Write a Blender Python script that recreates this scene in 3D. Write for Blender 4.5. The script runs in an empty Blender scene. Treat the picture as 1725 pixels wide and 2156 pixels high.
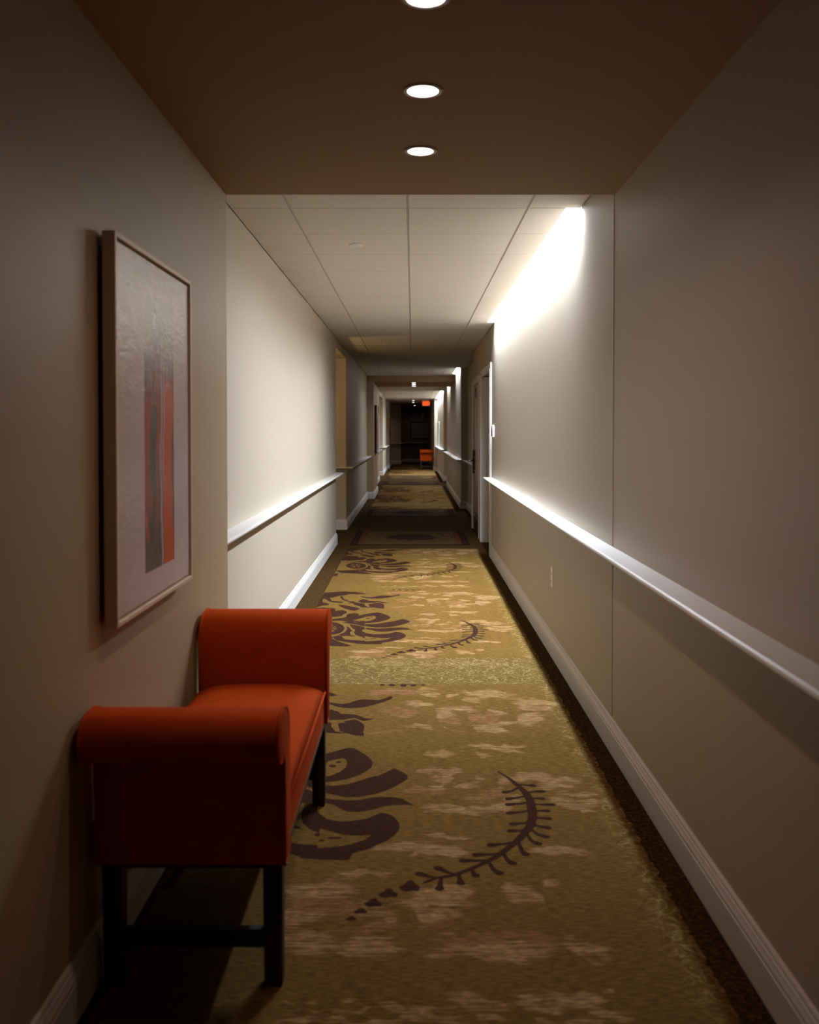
import bpy, bmesh, math, random
import numpy as np
from mathutils import Vector, Matrix

random.seed(7)
scn = bpy.context.scene
COL = scn.collection

# ------------------------------------------------------------------ camera, world, exposure
EYE = 1.395                      # camera height above the carpet (m)
FOC = 1900.0                     # focal length in pixels of the 1725 x 2156 frame
PITCH = math.radians(1.2)
cam_d = bpy.data.cameras.new('camera')
cam = bpy.data.objects.new('camera', cam_d)
COL.objects.link(cam)
cam.location = (0, 0, EYE)
cam.rotation_euler = (math.pi / 2 - PITCH, 0, 0)
cam_d.sensor_fit = 'VERTICAL'
cam_d.sensor_height = 36.0
cam_d.lens = 36.0 * FOC / 2156.0
cam_d.shift_x = -(869.0 - 862.5) / 2156.0
cam_d.shift_y = (908.5 + FOC * math.tan(PITCH) - 1078.0) / 2156.0
cam_d.clip_start = 0.05
cam_d.clip_end = 120
cam_d.dof.use_dof = True
cam_d.dof.focus_distance = 6.5
cam_d.dof.aperture_fstop = 3.2
scn.camera = cam

world = bpy.data.worlds.new('world')
scn.world = world
world.use_nodes = True
world.node_tree.nodes['Background'].inputs[0].default_value = (0, 0, 0, 1)
world.node_tree.nodes['Background'].inputs[1].default_value = 0.0

vs = scn.view_settings
scn.display_settings.display_device = 'sRGB'
vs.view_transform = 'Standard'
vs.look = 'None'
vs.gamma = 1.0
vs.use_curve_mapping = False
vs.exposure = 0.0

cy = scn.cycles
cy.use_denoising = True
cy.max_bounces = 10
cy.diffuse_bounces = 7
cy.glossy_bounces = 3
cy.caustics_reflective = False
cy.caustics_refractive = False
cy.sample_clamp_indirect = 6.0

# light levels
SLOT_W = 90.0         # watts per metre of the cove strips
SLOT_COL = (0.87, 0.965, 1.10)
DOWN_W = 1.9           # watts per downlight
DOWN_COL = (1.0, 0.68, 0.52)
ALCOVE_COL = (1.0, 0.66, 0.24)

# ------------------------------------------------------------------ dimensions
XL = -0.945            # left wall face
XP = -0.808            # face of the projecting wall parts on the left
XR = 0.875             # right wall face
XREC = 0.99            # recessed right wall beyond the second door
ZC = 2.55              # tile ceiling
ZS = 2.42              # plaster soffits
ZTOP = 2.80
Y0 = -7.0              # wall behind the camera
S1 = 3.93              # far edge of the near soffit
A1, A2 = 11.12, 12.80  # left alcove
D1A, D1B = 9.95, 11.43  # first door with casing
D2A, D2B = 11.62, 13.06
RC1 = 16.25            # end of the recess on the right
P1, P2 = 18.70, 20.75  # second soffit
RA1, RA2 = 22.9, 25.4  # right alcove
LB1, LB2 = 25.6, 28.6  # far left alcove
P3 = 31.6              # far pilasters
YE = 36.9              # end of the corridor
YL1, YL2 = 38.7, 41.1  # lobby walls


def link(o, parent=None):
    COL.objects.link(o)
    if parent is not None:
        o.parent = parent
    return o


def tag(o, label=None, cat=None, group=None, kind=None):
    if label: o['label'] = label
    if cat: o['category'] = cat
    if group: o['group'] = group
    if kind: o['kind'] = kind
    return o


def empty(name, loc=(0, 0, 0)):
    o = bpy.data.objects.new(name, None)
    o.location = loc
    o.empty_display_size = 0.1
    return link(o)


def obj(name, bm, mat, parent=None, smooth=False, loc=None):
    me = bpy.data.meshes.new(name)
    bmesh.ops.recalc_face_normals(bm, faces=bm.faces)
    bm.to_mesh(me)
    bm.free()
    if mat is not None:
        me.materials.append(mat)
    if smooth:
        for p in me.polygons:
            p.use_smooth = True
    o = bpy.data.objects.new(name, me)
    if loc is not None:
        o.location = loc
    return link(o, parent)


def add_box(bm, x0, x1, y0, y1, z0, z1, bev=0.0, seg=2):
    vs_ = [bm.verts.new((x, y, z)) for x in (x0, x1) for y in (y0, y1) for z in (z0, z1)]
    fs = [(0, 1, 3, 2), (4, 6, 7, 5), (0, 4, 5, 1), (2, 3, 7, 6), (0, 2, 6, 4), (1, 5, 7, 3)]
    faces = [bm.faces.new([vs_[i] for i in f]) for f in fs]
    bmesh.ops.recalc_face_normals(bm, faces=faces)
    if bev > 0:
        ed = list({e for f in faces for e in f.edges})
        bmesh.ops.bevel(bm, geom=ed, offset=bev, segments=seg, affect='EDGES', profile=0.5)
    return bm


def box(name, x0, x1, y0, y1, z0, z1, mat, parent=None, bev=0.0, smooth=False):
    bm = bmesh.new()
    add_box(bm, x0, x1, y0, y1, z0, z1, bev)
    return obj(name, bm, mat, parent, smooth)


def add_lathe(bm, prof, n=28, axis='Z', center=(0, 0, 0)):
    rings = []
    for r, h in prof:
        ring = []
        for i in range(n):
            a = 2 * math.pi * i / n
            c, s = r * math.cos(a), r * math.sin(a)
            p = {'Z': (c, s, h), 'X': (h, c, s), 'Y': (c, h, s)}[axis]
            ring.append(bm.verts.new((p[0] + center[0], p[1] + center[1], p[2] + center[2])))
        rings.append(ring)
    for a, b in zip(rings, rings[1:]):
        for i in range(n):
            j = (i + 1) % n
            bm.faces.new((a[i], a[j], b[j], b[i]))
    if prof[0][0] > 1e-6: bm.faces.new(rings[0])
    if prof[-1][0] > 1e-6: bm.faces.new(rings[-1])
    return bm


def sweep(name, path, prof, mat, parent=None, side=-1):
    """Run a moulding profile (projection from the wall, height) along a wall line with mitred corners."""
    bm = bmesh.new()
    n = len(path)
    nors = []
    for i in range(n - 1):
        d = Vector((path[i + 1][0] - path[i][0], path[i + 1][1] - path[i][1])).normalized()
        nors.append(Vector((-d.y, d.x)) * side)
    rings = []
    for i, p in enumerate(path):
        if i == 0: m = nors[0]
        elif i == n - 1: m = nors[-1]
        else:
            a, b = nors[i - 1], nors[i]
            m = (a + b) / max(1e-6, 1 + a.dot(b))
        rings.append([bm.verts.new((p[0] + m.x * q, p[1] + m.y * q, z)) for q, z in prof])
    k = len(prof)
    for a, b in zip(rings, rings[1:]):
        for i in range(k):
            j = (i + 1) % k
            bm.faces.new((a[i], a[j], b[j], b[i]))
    bm.faces.new(rings[0])
    bm.faces.new(rings[-1])
    return obj(name, bm, mat, parent)


# ------------------------------------------------------------------ materials
def new_mat(name):
    m = bpy.data.materials.new(name)
    m.use_nodes = True
    nt = m.node_tree
    return m, nt, nt.nodes['Principled BSDF']


def nd(nt, kind, **kw):
    n = nt.nodes.new(kind)
    for k, v in kw.items():
        if hasattr(n, k):
            setattr(n, k, v)
        else:
            n.inputs[k].default_value = v
    return n


def coords(nt, scale=(1, 1, 1), src='Object'):
    tc = nt.nodes.new('ShaderNodeTexCoord')
    mp = nt.nodes.new('ShaderNodeMapping')
    mp.inputs['Scale'].default_value = scale
    nt.links.new(tc.outputs[src], mp.inputs['Vector'])
    return mp.outputs['Vector']


def noise(nt, vec, scale, detail=3, rough=0.55, dist=0.0):
    n = nt.nodes.new('ShaderNodeTexNoise')
    n.inputs['Scale'].default_value = scale
    n.inputs['Detail'].default_value = detail
    n.inputs['Roughness'].default_value = rough
    n.inputs['Distortion'].default_value = dist
    nt.links.new(vec, n.inputs['Vector'])
    return n.outputs['Fac']


def math_n(nt, op, a, b=None, c=None, clamp=False):
    n = nt.nodes.new('ShaderNodeMath')
    n.operation = op
    n.use_clamp = clamp
    for i, v in enumerate((a, b, c)):
        if v is None: continue
        if isinstance(v, (int, float)): n.inputs[i].default_value = v
        else: nt.links.new(v, n.inputs[i])
    return n.outputs[0]


def ramp01(nt, v, lo, hi):
    n = nt.nodes.new('ShaderNodeMapRange')
    n.interpolation_type = 'SMOOTHSTEP'
    n.inputs['From Min'].default_value = lo
    n.inputs['From Max'].default_value = hi
    nt.links.new(v, n.inputs['Value'])
    return n.outputs[0]


def mix(nt, fac, a, b):
    n = nt.nodes.new('ShaderNodeMix')
    n.data_type = 'RGBA'
    if isinstance(fac, (int, float)): n.inputs['Factor'].default_value = fac
    else: nt.links.new(fac, n.inputs['Factor'])
    for key, v in (('A', a), ('B', b)):
        s = [i for i in n.inputs if i.name == key and i.type == 'RGBA'][0]
        if isinstance(v, (tuple, list)): s.default_value = (*v, 1)
        else: nt.links.new(v, s)
    return [o for o in n.outputs if o.type == 'RGBA'][0]


def bump(nt, bsdf, height, strength, dist=0.01):
    b = nt.nodes.new('ShaderNodeBump')
    b.inputs['Strength'].default_value = strength
    b.inputs['Distance'].default_value = dist
    nt.links.new(height, b.inputs['Height'])
    nt.links.new(b.outputs['Normal'], bsdf.inputs['Normal'])


def paint(name, col, rough=0.5, spec=0.4, nscale=40, var=0.06, bstr=0.05, metal=0.0, stretch=(1, 1, 1)):
    m, nt, b = new_mat(name)
    v = coords(nt, stretch)
    f = noise(nt, v, nscale)
    lo = tuple(c * (1 - var) for c in col)
    hi = tuple(min(1, c * (1 + var)) for c in col)
    nt.links.new(mix(nt, f, lo, hi), b.inputs['Base Color'])
    b.inputs['Roughness'].default_value = rough
    b.inputs['Specular IOR Level'].default_value = spec
    b.inputs['Metallic'].default_value = metal
    if bstr: bump(nt, b, f, bstr, 0.004)
    return m


def glow(name, col, strength):
    m, nt, b = new_mat(name)
    b.inputs['Base Color'].default_value = (*col, 1)
    b.inputs['Emission Color'].default_value = (*col, 1)
    b.inputs['Emission Strength'].default_value = strength
    return m


def wall_paper(name='wall_vinyl', tint=(1.0, 1.0, 1.0)):
    m, nt, b = new_mat(name)
    big = noise(nt, coords(nt, (1, 1, 1)), 1.3, 2)
    weave = noise(nt, coords(nt, (150, 150, 38)), 1.0, 4, 0.65)
    c = mix(nt, big, tuple(a * b for a, b in zip((0.415, 0.358, 0.280), tint)), tuple(a * b for a, b in zip((0.440, 0.380, 0.300), tint)))
    c = mix(nt, math_n(nt, 'MULTIPLY', weave, 0.35), c, tuple(a * b for a, b in zip((0.370, 0.310, 0.232), tint)))
    nt.links.new(c, b.inputs['Base Color'])
    b.inputs['Roughness'].default_value = 0.46
    b.inputs['Specular IOR Level'].default_value = 0.36
    bump(nt, b, weave, 0.22, 0.005)
    return m


M_WALL = wall_paper()
M_ACCENT = wall_paper('accent_vinyl', (0.86, 0.74, 0.58))
M_PLASTER = paint('soffit_plaster', (0.30, 0.190, 0.098), 0.75, 0.2, 60, 0.03, 0.04)
M_TILE = paint('ceiling_tile', (0.64, 0.60, 0.54), 0.9, 0.1, 180, 0.04, 0.12)
M_GRID = paint('ceiling_grid', (0.50, 0.45, 0.38), 0.6, 0.3, 60, 0.02, 0.0)
M_TRIM = paint('white_trim', (0.58, 0.555, 0.53), 0.42, 0.45, 25, 0.02, 0.02)
M_DOOR = paint('door_paint', (0.26, 0.195, 0.135), 0.28, 0.5, 30, 0.05, 0.02, stretch=(1, 1, 0.15))
M_BLACK = paint('black_plastic', (0.012, 0.011, 0.011), 0.35, 0.5, 60, 0.1, 0.0)
M_CHROME = paint('brushed_chrome', (0.75, 0.73, 0.70), 0.22, 0.5, 80, 0.04, 0.0, metal=1.0)
M_BRASS = paint('old_brass', (0.50, 0.38, 0.14), 0.35, 0.5, 80, 0.05, 0.0, metal=1.0)
M_WHITE = paint('white_plastic', (0.78, 0.76, 0.74), 0.4, 0.45, 60, 0.02, 0.0)
M_MAROON = paint('maroon_plastic', (0.11, 0.02, 0.022), 0.35, 0.5, 60, 0.1, 0.0)
M_LEG = paint('ebony_wood', (0.012, 0.009, 0.008), 0.4, 0.4, 18, 0.3, 0.03, stretch=(8, 8, 1))
M_LOBBY = paint('lobby_dark_paper', (0.16, 0.115, 0.10), 0.6, 0.3, 60, 0.06, 0.08)
M_FIN = paint('added_fin_metal', (0.30, 0.30, 0.30), 0.5, 0.3, 60, 0.02, 0.0)
M_LENS = glow('lamp_lens', (1.0, 0.94, 0.95), 7.0)
M_TUBE = glow('cove_lens', (1.0, 0.97, 0.92), 6.0)
M_RING = paint('lamp_trim', (0.40, 0.33, 0.29), 0.4, 0.4, 60, 0.02, 0.0)


# ------------------------------------------------------------------ carpet materials
def abs_band(nt, v, lo, hi):
    """1 where lo < v < hi"""
    a = math_n(nt, 'GREATER_THAN', v, lo)
    b = math_n(nt, 'LESS_THAN', v, hi)
    return math_n(nt, 'MULTIPLY', a, b)


def curls(nt, vec, scale, width):
    f = noise(nt, vec, scale, 1.5, 0.5, 1.6)
    d = math_n(nt, 'ABSOLUTE', math_n(nt, 'SUBTRACT', f, 0.5))
    return math_n(nt, 'SUBTRACT', 1.0, ramp01(nt, d, width * 0.4, width))


def attr(nt, name):
    a = nt.nodes.new('ShaderNodeAttribute')
    a.attribute_name = name
    return a.outputs['Fac']


GOLD, GOLD2 = (0.172, 0.100, 0.025), (0.086, 0.045, 0.0105)
BLOOM_C, PINK_C = (0.325, 0.215, 0.092), (0.225, 0.096, 0.042)
PLUM_C = (0.037, 0.0145, 0.0085)
BORD_C, BORD_G = (0.037, 0.0195, 0.0065), (0.115, 0.064, 0.0185)


def border_colour(nt, vec):
    sp = noise(nt, coords(nt, (55, 85, 1)), 1.0, 3, 0.7)
    return mix(nt, ramp01(nt, sp, 0.48, 0.66), BORD_C, BORD_G)


def carpet_base(nt, b, col, pile):
    weave = noise(nt, coords(nt, (28, 210, 1)), 1.0, 3, 0.65)
    c = mix(nt, ramp01(nt, weave, 0.35, 0.7), (0.40, 0.38, 0.37), (1.25, 1.25, 1.25))
    m = nt.nodes.new('ShaderNodeMix')
    m.data_type = 'RGBA'
    m.blend_type = 'MULTIPLY'
    m.inputs['Factor'].default_value = 0.75
    s = [i for i in m.inputs if i.type == 'RGBA']
    nt.links.new(col, s[0])
    nt.links.new(c, s[1])
    nt.links.new([o for o in m.outputs if o.type == 'RGBA'][0], b.inputs['Base Color'])
    b.inputs['Roughness'].default_value = 0.95
    b.inputs['Specular IOR Level'].default_value = 0.02
    bump(nt, b, weave, pile, 0.004)


def carpet_material():
    m, nt, b = new_mat('woven_carpet')
    vec = coords(nt)
    sx = nt.nodes.new('ShaderNodeSeparateXYZ')
    nt.links.new(vec, sx.inputs[0])
    X, Y = sx.outputs[0], sx.outputs[1]
    streak = noise(nt, coords(nt, (5.5, 150, 1)), 1.0, 4, 0.72)
    patch = noise(nt, coords(nt, (2.2, 3.0, 1)), 1.0, 3)
    fine = noise(nt, coords(nt, (26, 26, 1)), 1.0, 3)
    c = mix(nt, math_n(nt, 'ADD', math_n(nt, 'MULTIPLY', patch, 0.45), math_n(nt, 'MULTIPLY', streak, 0.75)), GOLD2, GOLD)
    # brushed blossoms, pink at their rims
    s1 = math_n(nt, 'MULTIPLY', math_n(nt, 'SUBTRACT', streak, 0.51), 5.0)
    bl = math_n(nt, 'ADD', attr(nt, 'bloom'), s1)
    bl = math_n(nt, 'ADD', bl, math_n(nt, 'MULTIPLY', math_n(nt, 'SUBTRACT', fine, 0.5), 1.2))
    c = mix(nt, math_n(nt, 'MULTIPLY', ramp01(nt, bl, 0.0, 0.30), 0.62), c, PINK_C)
    pale = math_n(nt, 'SUBTRACT', bl, math_n(nt, 'MULTIPLY', attr(nt, 'blush'), 0.55))
    gapl = ramp01(nt, noise(nt, coords(nt, (7, 190, 1)), 1.0, 3, 0.6), 0.36, 0.52)
    c = mix(nt, math_n(nt, 'MULTIPLY', math_n(nt, 'MULTIPLY', ramp01(nt, pale, 0.18, 0.50), gapl), 0.88), c, BLOOM_C)
    # band and right margin of small scrolls
    cu = curls(nt, coords(nt, (1, 1, 1)), 14.0, 0.042)
    rag = math_n(nt, 'MULTIPLY', math_n(nt, 'SUBTRACT', fine, 0.5), 0.10)
    band = abs_band(nt, math_n(nt, 'ADD', Y, rag), 3.03, 3.60)
    edge = ramp01(nt, math_n(nt, 'ADD', X, math_n(nt, 'MULTIPLY', rag, 1.4)), 0.66, 0.73)
    area = math_n(nt, 'MAXIMUM', band, edge)
    c = mix(nt, math_n(nt, 'MULTIPLY', band, 0.65), c, (0.118, 0.077, 0.024))
    c = mix(nt, math_n(nt, 'MULTIPLY', math_n(nt, 'MULTIPLY', area, cu), 0.7), c, (0.265, 0.200, 0.075))
    # plum leaves and fern
    pl = math_n(nt, 'ADD', attr(nt, 'plum'), math_n(nt, 'MULTIPLY', math_n(nt, 'SUBTRACT', noise(nt, coords(nt, (30, 210, 1)), 1.0, 2), 0.5), 0.006))
    c = mix(nt, ramp01(nt, pl, -0.0012, 0.0016), c, PLUM_C)
    # borders along both walls
    left = math_n(nt, 'LESS_THAN', math_n(nt, 'ADD', X, math_n(nt, 'MULTIPLY', rag, 0.12)), -0.767)
    right = math_n(nt, 'GREATER_THAN', math_n(nt, 'ADD', X, math_n(nt, 'MULTIPLY', rag, 0.5)), 0.775)
    c = mix(nt, math_n(nt, 'MAXIMUM', left, right), c, border_colour(nt, vec))
    carpet_base(nt, b, c, 0.5)
    return m


def plain_carpet():
    m, nt, b = new_mat('speckled_carpet')
    carpet_base(nt, b, border_colour(nt, coords(nt)), 0.5)
    return m


def rug_material():
    m, nt, b = new_mat('medallion_rug')
    vec = coords(nt)
    sx = nt.nodes.new('ShaderNodeSeparateXYZ')
    nt.links.new(vec, sx.inputs[0])
    ax = math_n(nt, 'ABSOLUTE', sx.outputs[0])
    ay = math_n(nt, 'ABSOLUTE', sx.outputs[1])
    fine = noise(nt, coords(nt, (20, 26, 1)), 1.0, 3, 0.6)
    c = mix(nt, fine, (0.060, 0.037, 0.014), (0.100, 0.062, 0.024))
    c = mix(nt, abs_band(nt, ax, 0.575, 0.648), c, (0.080, 0.028, 0.014))
    # scalloped line inside
    wob = math_n(nt, 'MULTIPLY', math_n(nt, 'SINE', math_n(nt, 'MULTIPLY', sx.outputs[1], 11.0)), 0.035)
    o1 = math_n(nt, 'ADD', math_n(nt, 'MULTIPLY', ay, 0.45), math_n(nt, 'ADD', ax, wob))
    cap = abs_band(nt, ay, 0.47, 0.50)
    cap = math_n(nt, 'MULTIPLY', cap, math_n(nt, 'LESS_THAN', ax, 0.33))
    line = math_n(nt, 'MULTIPLY', abs_band(nt, o1, 0.535, 0.56), math_n(nt, 'LESS_THAN', ay, 0.5))
    c = mix(nt, math_n(nt, 'MAXIMUM', line, cap), c, (0.030, 0.015, 0.013))
    # central medallion
    r = math_n(nt, 'SQRT', math_n(nt, 'ADD', math_n(nt, 'POWER', math_n(nt, 'DIVIDE', ax, 0.37), 2.0), math_n(nt, 'POWER', math_n(nt, 'DIVIDE', ay, 0.40), 2.0)))
    med = math_n(nt, 'ADD', math_n(nt, 'SUBTRACT', 1.0, r), math_n(nt, 'MULTIPLY', math_n(nt, 'SUBTRACT', noise(nt, coords(nt, (9, 9, 1)), 1.0, 3), 0.5), 1.5))
    c = mix(nt, ramp01(nt, med, 0.10, 0.18), c, (0.030, 0.015, 0.013))
    side = abs_band(nt, ax, 0.648, 2.0)
    front = abs_band(nt, ay, 0.735, 2.0)
    c = mix(nt, math_n(nt, 'MAXIMUM', side, front), c, (0.024, 0.010, 0.011))
    c = mix(nt, math_n(nt, 'MULTIPLY', abs_band(nt, ax, 0.688, 0.696), 1.0), c, (0.06, 0.024, 0.016))
    carpet_base(nt, b, c, 0.5)
    return m


M_CARPET = carpet_material()
M_PLAIN = plain_carpet()
M_RUG = rug_material()
M_LOBBYFLOOR = paint('lobby_carpet', (0.05, 0.034, 0.022), 0.95, 0.05, 60, 0.3, 0.3)

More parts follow.
